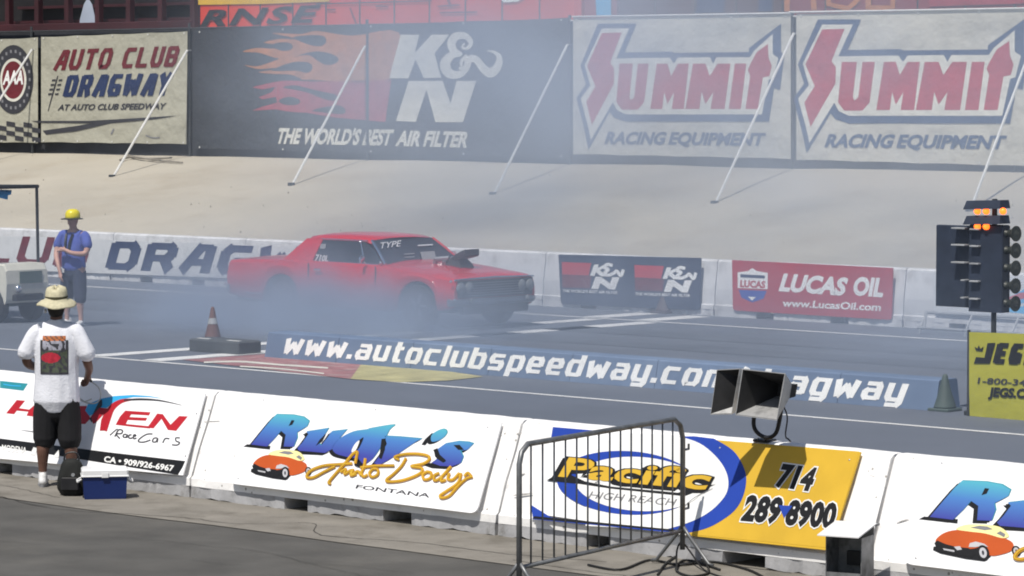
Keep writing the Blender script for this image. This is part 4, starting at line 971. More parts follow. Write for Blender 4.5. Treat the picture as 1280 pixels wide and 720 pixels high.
M_straw = mat('straw_hat', (.52, .48, .33), .9, .12, 40, bump=.4, bscale=120); M_band = mat('olive_band', (.06, .055, .03), .9, .1, 20)
def shoe(parent, x, y, yaw=0, s_=1.0, m=M_shoe):
    c_, n_ = cos(yaw), sin(yaw)
    def T(a, b, c): return (x+a*c_-b*n_, y+a*n_+b*c_, c)
    so_ = organic('shoe', [[(*T(0, -.06, .05), .036), (*T(0, .0, .055), .042, .04), (*T(0, .09, .045), .046, .032), (*T(0, .17, .035), .042, .024)], [(*T(0, -.05, .06), .036), (*T(0, -.035, .10), .034)]], .008, m, parent)
    rg = []
    for z, g in ((0, 0), (.022, .003), (.026, -.004)):
        rg.append([T((.046+g)*cos(a)*(1 if sin(a) > 0 else .85), .05+(.135+g)*sin(a), z) for a in [2*pi*i/20 for i in range(20)]])
    MB().loft(rg).build('sole', M_sole, so_, local=True, norm=True)

# ------------------------------------------------------------------ man in bucket hat
P1 = gz(72, 608)
man = thing('person', 'man in straw bucket hat, white printed t-shirt and black shorts, seen from behind', 'person', P1, rz=radians(133.2-90-2))
H = 1.0
legs = []
for s in (-1, 1):
    legs += [[(s*.10, 0, .88, .095, .10), (s*.115, .01, .62, .078, .08), (s*.12, .0, .47, .056, .06), (s*.125, -.02, .33, .058, .064), (s*.13, -.01, .16, .038), (s*.13, 0, .07, .036)]]
sh = 1.42
arm_l = [(-.15, 0, sh-.075, .05), (-.235, -.02, sh-.16, .050), (-.265, -.01, sh-.30, .043), (-.22, .12, sh-.36, .038), (-.15, .24, sh-.36, .028)]
arm_r = [(.15, 0, sh-.075, .05), (.24, -.02, sh-.16, .050), (.272, 0, sh-.30, .043), (.275, .09, sh-.38, .036), (.25, .17, sh-.44, .028)]
body = legs + [[(0, 0, .86, .16, .12), (0, 0, 1.0, .165, .115), (0, .0, 1.2, .17, .115), (0, 0, 1.32, .16, .10), (0, 0, sh-.03, .10, .07)], [(0, .0, sh, .062), (0, .01, 1.50, .056), (0, .02, 1.56, .055)],
               [(0, .015, 1.565, .07, .085), (0, .02, 1.62, .078, .095), (0, .02, 1.68, .07, .085)], [(0, .10, 1.60, .014), (0, .118, 1.575, .015)], [(-.08, .01, 1.60, .012, .018), (-.084, .005, 1.62, .010, .02)], [(.08, .01, 1.60, .012, .018), (.084, .005, 1.62, .010, .02)], arm_l, arm_r]
body += hand((-.15, .24, sh-.36), (.5, .8, 0), (1, -.3, -.3), 1, .8, -1) + hand((.25, .17, sh-.44), (-.15, .7, -.55), (-1, -.2, -.2), 1, 1.0, 1)
organic('body', body, .0075, M_skind, man, sm=2)
shirt = [[(0, .0, .765, .208, .158), (0, .0, .95, .20, .148), (0, .0, 1.15, .20, .142), (0, -.005, 1.30, .195, .135), (0, -.005, 1.39, .16, .108), (0, 0, 1.425, .10, .085)],
         [(-.06, 0, 1.40, .075), (-.17, -.0, 1.375, .076), (-.225, -.015, 1.29, .074), (-.268, -.02, 1.195, .080)], [(.06, 0, 1.40, .075), (.17, 0, 1.375, .076), (.228, -.015, 1.29, .074), (.275, -.015, 1.185, .080)]]
o_shirt = organic('t_shirt', shirt, .009, M_tee, man, wrinkle=.010, ws=7, sm=3)
organic('shorts', [[(0, 0, .70, .17, .132), (0, 0, .82, .165, .122)], [(-.095, 0, .80, .10, .125), (-.108, 0, .60, .107, .12), (-.112, 0, .46, .106, .115), (-.112, 0, .43, .107, .115)], [(.095, 0, .80, .10, .125), (.108, 0, .60, .107, .12), (.112, 0, .46, .106, .115), (.112, 0, .42, .107, .115)]], .01, M_shorts, man, wrinkle=.006, ws=8)
for s in (-1, 1):
    shoe(man, s*.13, 0, -s*.12)
    MB().loft([[(s*.13+.040*cos(a)*k, .0+.044*sin(a)*k, z) for a in [2*pi*i/12 for i in range(12)]] for z, k in ((.07, 1), (.13, 1), (.135, .9))]).build('sock', M_shoe, man, local=True, norm=True)
organic('hair', [[(0, -.01, 1.575, .076, .080), (0, -.005, 1.64, .084, .098)]], .008, M_hair, man)
# bucket hat: crown with dents, drooping wavy brim
rg = []
for r, z in ((.190, 1.612), (.186, 1.624), (.148, 1.653), (.112, 1.668), (.106, 1.70), (.102, 1.74), (.09, 1.768), (.06, 1.782), (.02, 1.785)):
    R_ = []
    for i in range(40):
        a = 2*pi*i/40; w = .013*sin(2*a+.6)*(r/.2)**2+.006*sin(5*a)*(r/.2)**2
        dn = -.016*(abs(cos(a)) < .35)*(1 if z > 1.75 else 0)
        R_.append((r*.93*cos(a), .015+r*sin(a)*1.02, z+w+dn+.010*sin(a)))
    rg.append(R_)
b = MB(); b.loft(rg, cap=False); b.add(rg[-1], [tuple(range(40))])
hat_ = o = b.build('bucket_hat', M_straw, man, local=True, smooth=True, norm=True); sol = o.modifiers.new('s', 'SOLIDIFY'); sol.thickness = .005
MB().loft([[(.109*.93*cos(a), .015+.110*sin(a)*1.02, z+.008*sin(a)) for a in [2*pi*i/32 for i in range(32)]] for z in (1.668, 1.70)], cap=False).build('hat_band', M_band, hat_, local=True)
MB().lathe([(.001, 0), (.02, .004), (.022, .02)], (-.083, .0, 1.565), (-1, 0, 0), 10).build('ear_plug', M_shoe, man, local=True)
# print on the shirt's back
me = o_shirt.data; bvh = BVHTree.FromPolygons([v.co for v in me.vertices], [p_.vertices for p_ in me.polygons])
pm = [mat('print_dark', lin('3a3a40'), .85, .3, 30), mat('print_orange', lin('b06a40'), .85, .25, 40), mat('print_grey', lin('9a9aa6'), .85, .3, 40), mat('print_red', lin('b0283a'), .85, .2, 40), mat('print_green', lin('4a5244'), .85, .25, 30)]
b = MB(); nx, nz = 44, 56; grid = {}
for i in range(nx+1):
    for j in range(nz+1):
        x = -.125+.25*i/nx; z = 1.01+.355*j/nz; h_ = bvh.ray_cast(Vector((x, -1, z)), Vector((0, 1, 0)))
        grid[i, j] = (h_[0].x, h_[0].y-.003, h_[0].z) if h_[0] else (x, -.15, z)
def pick(u, v):
    nz_ = noise.noise(Vector((u*9, v*9, 3)))
    if v > .86 and abs(u-.5) > .42: return None
    if .84 < v < .97 and .08 < u < .92: return 1 if (int(u*22)+int(v*30)) % 4 else 0
    if v >= .97: return None
    if .60 < v < .84: return 2 if nz_ > -.15 and (abs(u-.5) < .42) else 0
    if ((u-.38)/.34)**2+((v-.42)/.13)**2 < 1: return 3
    if .30 < v < .36 and u < .7: return 0
    if v < .06 or u < .04 or u > .96: return 0
    return 4 if nz_ > -.1 else 0
for i in range(nx):
    for j in range(nz):
        k = pick((i+.5)/nx, (j+.5)/nz)
        if k is None: continue
        b.cur = k; b.add([grid[i, j], grid[i+1, j], grid[i+1, j+1], grid[i, j+1]], [(0, 1, 2, 3)])
b.build('shirt_print', pm, man, local=True)
# looped cable held in his right hand
q = [(.245, .20, .99), (.27, .22, .92), (.33, .20, .86), (.345, .22, .78), (.31, .24, .72), (.24, .26, .72), (.17, .26, .76), (.20, .25, .73), (.28, .24, .745)]
t = thing('looped_cable', 'pale looped cable hanging from the hand of the man in the bucket hat', 'cable', P1, rz=man.rotation_euler.z)
MB().tube(smooth_line([(.235, .20, 1.0), (.25, .22, .95), (.275, .23, .915)], 4), .012, 8).build('grip', M_black, t, local=True)
MB().tube(smooth_line(q[2:] if False else [(.275, .23, .915), (.34, .22, .86), (.355, .23, .78), (.31, .24, .725), (.22, .26, .725), (.15, .27, .77), (.20, .25, .735), (.27, .25, .76)], 5), .006, 6).build('loop', mat('pale_cable', (.45, .45, .42), .6, .1, 10), t, local=True)

# ------------------------------------------------------------------ cooler and bag
q = gz(131, 622); cl = thing('cool_box', 'navy blue cool box with white lid on the ground beside the black bag', 'cool box', q, rz=radians(52))
M_cool = mat('navy_plastic', lin('16295e'), .4, .08, 3); M_lid = mat('white_plastic', (.74, .74, .74), .4, .03, 3)
tub_ = MB().loft([[(-.19*k, -.125*k, z), (.19*k, -.125*k, z), (.19*k, .125*k, z), (-.19*k, .125*k, z)] for z, k in ((0, .93), (.02, .95), (.205, 1.0))]).build('tub', M_cool, cl, local=True, norm=True)
MB().bbox((-.20, -.135, .207), (.20, .135, .262), .014).build('lid', M_lid, cl, local=True); MB().bbox((-.205, -.14, .196), (.205, .14, .208), .006).build('rim', M_lid, cl, local=True)
for s in (-1, 1): MB().tube([(s*.2, -.07, .17), (s*.235, -.07, .15), (s*.235, .07, .15), (s*.2, .07, .17)], .009, 6).build('handle', M_lid, tub_, local=True)
MB().bbox((-.03, -.15, .19), (.03, -.139, .235), .004).build('latch', M_lid, cl, local=True)
q = gz(90, 619); bg = thing('bag', 'black soft bag standing between the man in the bucket hat and the blue cool box', 'bag', q, rz=radians(40))
organic('bag_body', [[(0, 0, .06, .13, .09), (0, 0, .16, .125, .085), (.0, 0, .27, .09, .055)]], .012, mat('black_nylon', (.010, .011, .010), .8, .2, 6), bg, wrinkle=.012, ws=9)
MB().tube(smooth_line([(-.07, 0, .28), (-.05, 0, .36), (.04, 0, .37), (.07, 0, .28)], 5), .008, 6).build('handle', M_black, bg, local=True)
MB().bbox((-.08, -.11, .06), (.08, -.085, .17), .01).build('pocket', M_black, bg, local=True)
MB().lathe([(.016, 0), (.016, .01)], (.03, -.098, .19), (0, -1, 0), 8).build('buckle', M_steel, bg, local=True)

# ------------------------------------------------------------------ crew man in the yellow hat
P2 = gz(93, 407)
crew = thing('person', 'crew man in yellow hard hat and blue t-shirt with crossed arms, beside the cart', 'person', P2, rz=radians(133.2+150-90))
M_blue = mat('blue_cotton', lin('4a58a0'), .9, .06, 5); M_jean = mat('dark_denim', lin('2c3348'), .9, .15, 8); M_pink = mat('fair_skin', (.42, .24, .19), .55, .1, 8)
legs = []
for s, fx in ((-1, .05), (1, -.03)):
    legs.append([(s*.10, 0, .88, .095, .10), (s*.12, fx*.5, .62, .078, .08), (s*.14, fx, .47, .055, .06), (s*.15, fx, .33, .055, .06), (s*.16, fx, .16, .037), (s*.16, fx, .07, .035)])
sh = 1.40
al = [(-.19, 0, sh-.03, .055), (-.27, .03, sh-.17, .050), (-.27, .08, sh-.30, .042), (-.14, .20, sh-.30, .036), (-.02, .24, sh-.25, .027)]
ar = [(.19, 0, sh-.03, .055), (.26, .03, sh-.18, .050), (.25, .10, sh-.33, .042), (.15, .20, sh-.45, .034), (.08, .24, sh-.58, .027)]
body = legs+[[(0, 0, .86, .165, .12), (0, 0, 1.1, .17, .13), (0, 0, 1.32, .18, .11), (0, 0, sh, .12, .08)], [(0, 0, sh, .06), (0, .02, 1.53, .055)], [(0, .02, 1.545, .068, .082), (0, .02, 1.60, .076, .092), (0, .02, 1.66, .07, .085)],
    [(0, .10, 1.60, .012), (0, .125, 1.57, .015)], [(-.078, .01, 1.59, .01, .018), (-.08, .0, 1.61, .01, .02)], [(.078, .01, 1.59, .01, .018), (.08, .0, 1.61, .01, .02)], [(-.03, .098, 1.535, .010), (.03, .098, 1.535, .010)], al, ar]
body += hand((-.02, .24, sh-.25), (1, .1, .1), (0, -.6, -.5), 1, .7, 1)+hand((.08, .24, sh-.58), (-.3, .2, -.9), (-.5, -.5, 0), 1, .4, 1)
organic('body', body, .009, M_pink, crew)
organic('t_shirt', [[(0, .0, .88, .20, .145), (0, .01, 1.05, .19, .15), (0, .0, 1.25, .195, .135), (0, 0, 1.37, .165, .10), (0, 0, 1.405, .09, .08)], [(-.10, 0, 1.37, .07), (-.2, 0, 1.35, .078), (-.275, .03, 1.22, .075)], [(.10, 0, 1.37, .07), (.2, 0, 1.35, .078), (.27, .03, 1.21, .075)]], .01, M_blue, crew, wrinkle=.009, ws=8, sm=3)
organic('shorts', [[(0, 0, .76, .17, .13), (0, 0, .90, .175, .13)], [(-.095, 0, .82, .10, .115), (-.13, .03, .58, .10, .11), (-.15, .045, .42, .095, .10)], [(.095, 0, .82, .10, .115), (.13, 0, .58, .10, .11), (.15, -.02, .42, .095, .10)]], .011, M_jean, crew, wrinkle=.01, ws=8)
for s, fx in ((-1, .05), (1, -.03)): shoe(crew, s*.16, fx, -s*.3)
M_hat2 = mat('yellow_hat', lin('d8c81e'), .35, .05, 3)
b = MB(); b.loft([[(r*.9*cos(a), .02+r*sin(a), z) for a in [2*pi*i/28 for i in range(28)]] for r, z in ((.118, 1.60), (.122, 1.64), (.118, 1.69), (.10, 1.725), (.06, 1.75), (.01, 1.755))]); hc_ = b.build('hat', M_hat2, crew, local=True, smooth=True, norm=True)
b = MB(); b.loft([[(r*.9*cos(a), .03+(r+.03*max(0, sin(a)))*sin(a), z) for a in [2*pi*i/28 for i in range(28)]] for r, z in ((.175, 1.60), (.175, 1.61), (.115, 1.62))]); b.build('hat_brim', mat('black_brim', (.02, .02, .015), .6, .1, 4), hc_, local=True, norm=True)
MB().tube(smooth_line([(-.06, .10, 1.38), (-.04, .155, 1.25), (-.03, .165, 1.12)], 4), .02, 6).build('dark_chest_strip', M_black, crew, local=True); MB().tube(smooth_line([(.06, .10, 1.38), (.04, .155, 1.25), (.03, .165, 1.12)], 4), .02, 6).build('dark_chest_strip', M_black, crew, local=True)  # two dark vertical strips down the shirt front
MB().bbox((.08, .125, .80), (.17, .145, .86), .004).build('tag', M_shoe, crew, local=True)
MB().tube([(-.05, .112, 1.605), (.05, .112, 1.605)], .014, 6).build('sunglasses', M_black, crew, local=True)

# ------------------------------------------------------------------ cart at the left edge
M_cart = mat('cream_cart_panel', (.58, .57, .50), .4, .06, 2, dirt='8c8a80', dscale=3, damt=.4)
M_frame = mat('black_roof_frame', (.02, .02, .02), .4, .1, 6); M_cs = mat('grey_green_plastic', lin('5c6b66'), .5, .1, 3)
K0 = gy(40, 410, 31.6); kx, ky = K0.x-.84, 31.6
cart = thing('utility_cart', 'cream utility cart with black roof frame, cut off by the left edge', 'cart', (kx-.8, ky+.6, 0))
def KX(px_, py_, Y=31.4): v = gy(px_, py_, Y); return (v.x, v.y, v.z)
W_ = .80
near = [(kx-.52, .34), (kx-.22, .84), (kx-.14, .90), (kx+.16, .895), (kx+.22, .80), (kx+.24, .60), (kx+.22, .36), (kx+.18, .30)]
arch = [(kx+.14, .40), (kx+.06, .52), (kx-.08, .56), (kx-.22, .50), (kx-.32, .36)]
prof_ = near+arch+[(kx-.40, .30)]
rgs = [[(x, ky+y, z-(.02 if y in (0, W_) else 0)) for x, z in prof_] for y in (0, .03, W_-.03, W_)]
MB().loft(rgs).build('front_cowl', M_cart, cart, norm=True)
MB().bbox((kx+.20, ky+.12, .34), (kx+.30, ky+W_-.12, .44), .02).build('bumper', M_black, cart)
MB().box((kx+.236, ky+.25, .60), (kx+.246, ky+W_-.12, .78)).build('vent_panel', M_cs, cart)
MB().box((kx-2.3, ky+.02, .22), (kx-.25, ky+W_-.02, .32)).build('floor_pan', M_cs, cart)
MB().bbox((kx-1.35, ky+.06, .32), (kx-.85, ky+W_-.06, .72), .03).build('seat', M_cs, cart); MB().bbox((kx-1.50, ky+.06, .68), (kx-1.36, ky+W_-.06, 1.15), .03).build('seat_back', M_cs, cart)
MB().loft([[(kx-2.4, ky, .30), (kx-1.5, ky, .30), (kx-1.5, ky, .80), (kx-2.4, ky, .74)], [(kx-2.4, ky+W_, .30), (kx-1.5, ky+W_, .30), (kx-1.5, ky+W_, .80), (kx-2.4, ky+W_, .74)]]).build('rear_body', M_cart, cart, norm=True)
for x in (kx-.10, kx-1.9):
    for s in (.06, W_-.06):
        wc = MB().lathe([(.12, -.09), (.21, -.085), (.23, -.05), (.23, .05), (.21, .085), (.12, .09)], (x, ky+s, .23), (0, 1, 0), 20).build('wheel', M_tyre, cart)
        MB().lathe([(.13, 0), (.11, .015), (.03, .02), (.001, .03)], (x, ky+s+(-.08 if s < .5 else .08), .23), (0, -1 if s < .5 else 1, 0), 16).build('rim', M_alu, wc)
for s in (0, W_):
    a = Vector((kx+.0, ky+s, .88)); c = Vector((kx-.02, ky+s, 2.06)); d = Vector((kx-2.2, ky+s, 2.02)); e_ = Vector((kx-2.25, ky+s, .72))
    MB().tube([a, c], .024, 8).build('roof_post', M_frame, cart); MB().tube([d, e_], .024, 8).build('roof_post', M_frame, cart); MB().tube([c+Vector((.03, 0, 0)), d], .028, 8).build('roof_rail', M_frame, cart)
MB().tube([(kx-.02, ky, 2.06), (kx-.02, ky+W_, 2.06)], .028, 8).build('roof_rail', M_frame, cart); MB().bbox((kx-2.2, ky+.02, 2.03), (kx-.05, ky+W_-.02, 2.055), .01).build('roof_panel', M_frame, cart)
MB().tube([(kx-.42, ky+.33, .80), (kx-.62, ky+.33, 1.0)], .02, 8).build('steering_column', M_frame, cart)
MB().tube([(kx-.62+.06*sin(a), ky+.33+.17*cos(a), 1.0+.16*sin(a)*.8) for a in [2*pi*i/20 for i in range(21)]], .012, 6, cap=False).build('steering_wheel', M_frame, cart)
hl = Vector((kx+.215, ky+.22, .52)); MB().lathe([(.055, 0), (.06, .03), (.045, .05), (.001, .06)], hl, (1, -.1, 0), 16).build('headlight', M_chrome, cart, smooth=True)
MB().bbox((kx-.85, ky+.0, .98), (kx-.6, ky+.02, 1.0), .004)
o = thing('towel', 'bright blue cloth hanging under the cart roof at the left edge', 'towel', (kx-.1, ky+.5, 1.75))
rg = []
for i in range(12):
    x = kx-1.0+.62*i/11; y = ky+.60+.02*sin(i*1.7); rg.append([(x, y, 2.0), (x+.0, y+.012*sin(i), 1.93), (x+.02-(.05*(i > 8)), y+.02*sin(i*.9), 1.86+.015*sin(i*1.3)+(.05 if i > 9 else 0))])
b = MB(); b.loft(rg, cap=False, closed=False); o2 = b.build('cloth', mat('bright_blue_cloth', lin('3c9ae0'), .8, .08, 4), o, smooth=True); o2.modifiers.new('s', 'SOLIDIFY').thickness = .006

# ------------------------------------------------------------------ starting light tree with yellow sign
TX, TYY = gz(1241, 519).x, 29.95
tree = thing('starting_light_tree', 'drag strip starting light tree with lit amber lamps above a yellow sign', 'starting lights', (TX, TYY, 0))
M_tn = mat('navy_black_metal', (.022, .030, .050), .5, .2, 5); M_lens = mat('unlit_lens', (.05, .055, .05), .2, .3, 10); M_hood = mat('dark_lamp_hood', (.035, .04, .035), .5, .2, 6)
M_amber = mat('lit_amber_lamp', (1.0, .13, .012), .3, .02, 3, emit=3.0)
MB().tube([(TX, TYY, 0), (TX, TYY, 2.35)], .03, 10).build('post', M_dkst, tree)
MB().bbox((TX-.25, TYY-.2, 0), (TX+.25, TYY+.2, .05), .01).build('base', M_dkst, tree)
zz = lambda py_: gy(1241, py_, TYY).z
a_ = gy(1171, 300, TYY).x; b_ = gy(1216, 300, TYY).x; c_ = gy(1258, 300, TYY).x
MB().bbox((a_, TYY-.02, zz(386)), (b_+.12, TYY+.03, zz(283)), .01).build('side_board', M_tn, tree)
MB().bbox((b_, TYY-.08, zz(390)), (c_, TYY+.08, zz(281)), .012).build('lamp_column', M_tn, tree)
rows = [291, 312, 334, 356, 378]
for i, py_ in enumerate(rows):
    z = zz(py_)
    for s in (-1, 1):      # a pair of lamps turned to each lane side
        ax = Vector((.93, -.37*s if s > 0 else .37, 0)).normalized()
    for (x0, d_) in ((c_-.03, Vector((1, -.08, 0))),):
        c0 = Vector((x0, TYY-(.08 if d_.y < -.5 else 0), z)); long_ = d_.x > .5
        lm = MB().lathe([(.045, 0), (.045, .03), (.030, .06), (.055, .12), (.085, .16), (.085, .17), (.076, .17)] if long_ else [(.05, 0), (.06, .06), (.06, .10), (.052, .10)], c0, d_, 16).build('lamp', M_hood, tree, smooth=False)
        MB().lathe([(.066 if long_ else .05, 0), (.04, .012), (.001, .016)], c0+d_.normalized()*(.158 if long_ else .095), d_, 14).build('lens', M_lens, lm)
    hx = b_-.06 if i < 3 else b_+.02
    MB().bbox((b_-(.20 if i < 3 else .07), TYY-.13, z+.035), (b_-.02, TYY-.02, z+.05), .003).build('visor', M_vis, tree); MB().bbox((b_+.05, TYY-.14, z+.03), (b_+.17, TYY-.085, z+.045), .003).build('visor', M_vis, tree)
for py_ in (260, 279):
    z = zz(py_)
    xx0, xx1 = gy(1213, 260, TYY).x, gy(1259, 260, TYY).x
    MB().loft([[(xx0, TYY-.14, z-.02), (xx0, TYY+.06, z-.02), (xx0+.02, TYY+.06, z+.075), (xx0+.02, TYY-.10, z+.075)], [(xx1, TYY-.14, z+.0), (xx1, TYY+.06, z+.0), (xx1-.02, TYY+.06, z+.09), (xx1-.02, TYY-.10, z+.09)]]).build('lamp_hood', M_tn, tree, norm=True)
    for k, px1 in enumerate((1222, 1233, 1254)):
        if py_ == 279 and k == 2: continue
        q = gy(px1, py_+4, TYY-.10); MB().lathe([(.038, 0), (.034, .02), (.018, .035), (.001, .04)], q, Vector((.2, -1, -.1)), 16).build('lit_lamp', M_amber, tree, smooth=True)
# yellow sign under it
M_jy = mat('yellow_banner_cloth', lin('a8a53a'), .6, .08, 2.0, bump=.6, bscale=5)
JP = Plane((0, TYY-.24, 0), (0, -1, 0), step=.002)
t = thing('yellow_sign', 'yellow sign with black lettering and little crown, in front of the starting lights', 'sign', (TX, TYY-.22, 0))
cs = [JP.at(*q) for q in ((1211, 415), (1330, 419), (1330, 530), (1211, 520))]
nx, nz = 16, 12; vs = []
for i in range(nx+1):
    for j in range(nz+1):
        u, v = i/nx, j/nz; q = cs[0]*(1-u)*(1-v)+cs[1]*u*(1-v)+cs[2]*u*v+cs[3]*(1-u)*v
        w = .03*max(0, v-.72)*4*(sin((u*9+v*6)*2.2))*.5
        vs.append((q.x, q.y+.006+abs(w), q.z))
MB().add(vs, [(i*(nz+1)+j, (i+1)*(nz+1)+j, (i+1)*(nz+1)+j+1, i*(nz+1)+j+1) for i in range(nx) for j in range(nz)]).build('cloth', M_jy, t, smooth=True)
for x in (cs[0].x-.015, cs[1].x): MB().tube([(x, TYY-.215, 0), (x, TYY-.215, cs[0].z+.02)], .018, 8).build('frame_post', M_dkst, t)
MB().box((cs[0].x, TYY-.205, .02), (cs[1].x, TYY-.19, cs[0].z-.01)).build('backing', M_dkst, t)
p = Print(JP, (1140, 380, 4.5))
p.block('J', (0, 0), (1, 1), (0, -1), 'black') if False else None
p.poly([(425, 220), (470, 218), (438, 335), (348, 335), (360, 298), (408, 302)], 'black', 1); p.block('EGS', (452, 335), (690, 346), (482, 217), 'black', 1, t=.24, gap=.18, kx=1.5)
p.poly([(360, 262), (352, 240), (368, 250), (376, 232), (386, 252), (404, 238), (396, 266)], 'black', 1)
p.text('1-800-345-4545', (370, 446), (860, 470), (376, 412), 'dark', 1, bold=.02); p.text('JEGS.COM', (432, 518), (740, 532), (440, 468), 'black', 1, bold=.05)
p.build(t)

# ------------------------------------------------------------------ cones, rubber block, pipe frame
def cone(px1, py1, h, lab, m, s_=1.0, collar=True):
    q = gz(px1, py1); t = thing('traffic_cone', lab, 'cone', (q.x, q.y, 0), 'traffic cones on the track')
    MB().bbox((q.x-.14*s_, q.y-.14*s_, 0), (q.x+.14*s_, q.y+.14*s_, .03), .01).build('base', m if not collar else M_black, t)
    MB().lathe([(.13*s_, .03), (.125*s_, .05), (.075*s_, h*.5), (.03*s_, h-.02), (.022*s_, h), (.001, h)], (q.x, q.y, 0), n=20).build('cone_body', m, t, smooth=True)
    if collar: MB().lathe([(.082*s_, h*.48), (.060*s_, h*.66)], (q.x, q.y, 0), n=20).build('reflective_band', M_vis, t)
    return t
M_cone = mat('smoke_dimmed_orange_plastic', (.12, .055, .045), .6, .2, 6); M_coneg = mat('dark_green_plastic', (.06, .085, .08), .6, .15, 5)  # orange darkened, the dimming by smoke put into its colour
cone(1181, 513, .40, 'dark green cone at the right end of the blue centre wall', M_coneg, 1.0, False)
cone(831, 391, .40, 'dark cone in front of the dark sign on the far barrier', mat('dark_brown_plastic', (.07, .05, .055), .7, .2, 6), 1.2, False)  # plain dark brown plastic, no band
q = gz(265, 441)
t = thing('rubber_block', 'dark rubber block lying at the left end of the blue centre wall', 'block', (q.x, q.y+.2, 0))
xa, xb = gz(226, 444).x, gz(306, 441).x
MB().bbox((q.x-.50, q.y+.02, 0), (q.x+.50, q.y+.45, .17), .02).build('block_body', mat('dark_rubber', (.06, .068, .075), .85, .15, 5), t)
for s in (-1, 1): MB().box((q.x+s*.30-.12, q.y+.1, .1705), (q.x+s*.30+.12, q.y+.16, .174)).build('paint_strip', M_line, t)
q2 = gz(266, 425); t = cone(266, 424, .46, 'dull reddish cone behind the dark rubber block', M_cone, .9)
q = gz(1165, 410)
t = thing('pipe_frame', 'low grey steel pipe frame lying along the foot of the far barrier', 'frame', (q.x+1.5, 39.6, 0))
xa = gy(1160, 400, 39.6).x; 
for yy, z in ((39.55, .30), (39.35, .09)):
    MB().tube([(xa, yy, z), (xa+4.2, yy, z)], .022, 8).build('rail', M_steel, t)
for k in range(6): x = xa+.02+k*.8; MB().tube([(x, 39.55, .30), (x+.03, 39.35, .09), (x+.03, 39.33, 0)], .018, 6).build('upright', M_steel, t)
MB().tube([(xa, 39.55, .30), (xa+.12, 39.35, .09)], .022, 8).build('end_bar', M_steel, t)

# ------------------------------------------------------------------ crowd fence
A = gz(649, 757); B = gz(853, 707); d = B-A; Lb = d.length; ang = math.atan2(d.y, d.x)
cf = thing('crowd_barrier', 'grey steel crowd fence leaning slightly in front of the phone number sign', 'barrier', A, rz=ang)
M_cf = mat('weathered_steel_tube', (.19, .195, .20), .45, .25, 14, metal=.55)
ht = 1.10
P = [(0, 0, .02), (0, 0, ht-.13), (.03, 0, ht-.05), (.11, 0, ht), (Lb-.13, 0, ht), (Lb-.04, 0, ht-.05), (Lb, 0, ht-.15), (Lb, 0, .12)]
MB().tube(P, .0195, 10).build('outer_tube', M_cf, cf, smooth=True, local=True)
MB().tube([(0, 0, .26), (Lb, 0, .26)], .016, 8).build('bottom_rail', M_cf, cf, local=True, smooth=True)
nb = 15
for k in range(1, nb): x = Lb*k/nb; MB().tube([(x, 0, .26), (x, 0, ht-.01)], .0075, 6).build('bar', M_cf, cf, local=True, smooth=True)
for x in (.0, Lb):
    for s in (-1, 1): MB().tube([(x, 0, .30), (x, s*.06, .22), (x+.0, s*.22, .03), (x, s*.26, .02)], .014, 8).build('foot', M_cf, cf, local=True, smooth=True)
for z in (.86, .42): MB().tube([(Lb+.015, 0, z), (Lb+.09, 0, z), (Lb+.09, 0, z+.04)], .010, 6).build('hook', M_cf, cf, local=True)
# cables on the ground near its foot
M_cab = mat('black_cable', (.012, .012, .012), .6, .2, 10)
random.seed(3)
for k, (pts, lab) in enumerate((([(735, 706), (775, 712), (812, 700), (850, 706), (890, 702), (935, 712), (960, 725)], 'black cable snaking along the ground past the foot of the crowd fence'),
                                ([(822, 718), (835, 702), (860, 690), (880, 702), (885, 716), (862, 720), (845, 712), (858, 700), (900, 712)], 'tangled black cable under the right end of the crowd fence'),
                                ([(846, 712), (846, 690), (852, 680), (862, 690), (880, 712), (905, 722)], 'thin black cable hanging off the right foot of the crowd fence'))):
    W3 = [gz(x, y, .012) if k < 2 else (gz(x, y, .012) if y > 700 else gz(x, 705, .012)+Vector((0, 0, (705-y)*.0065))) for x, y in pts]
    W3 = [Vector(q_) for q_ in smooth_line([tuple(w_) for w_ in W3], 6)]
    t = tagp(MB().tube([w_ for w_ in W3], .009 if k < 2 else .007, 6).build('cable', M_cab, None, smooth=True), lab, 'cable')

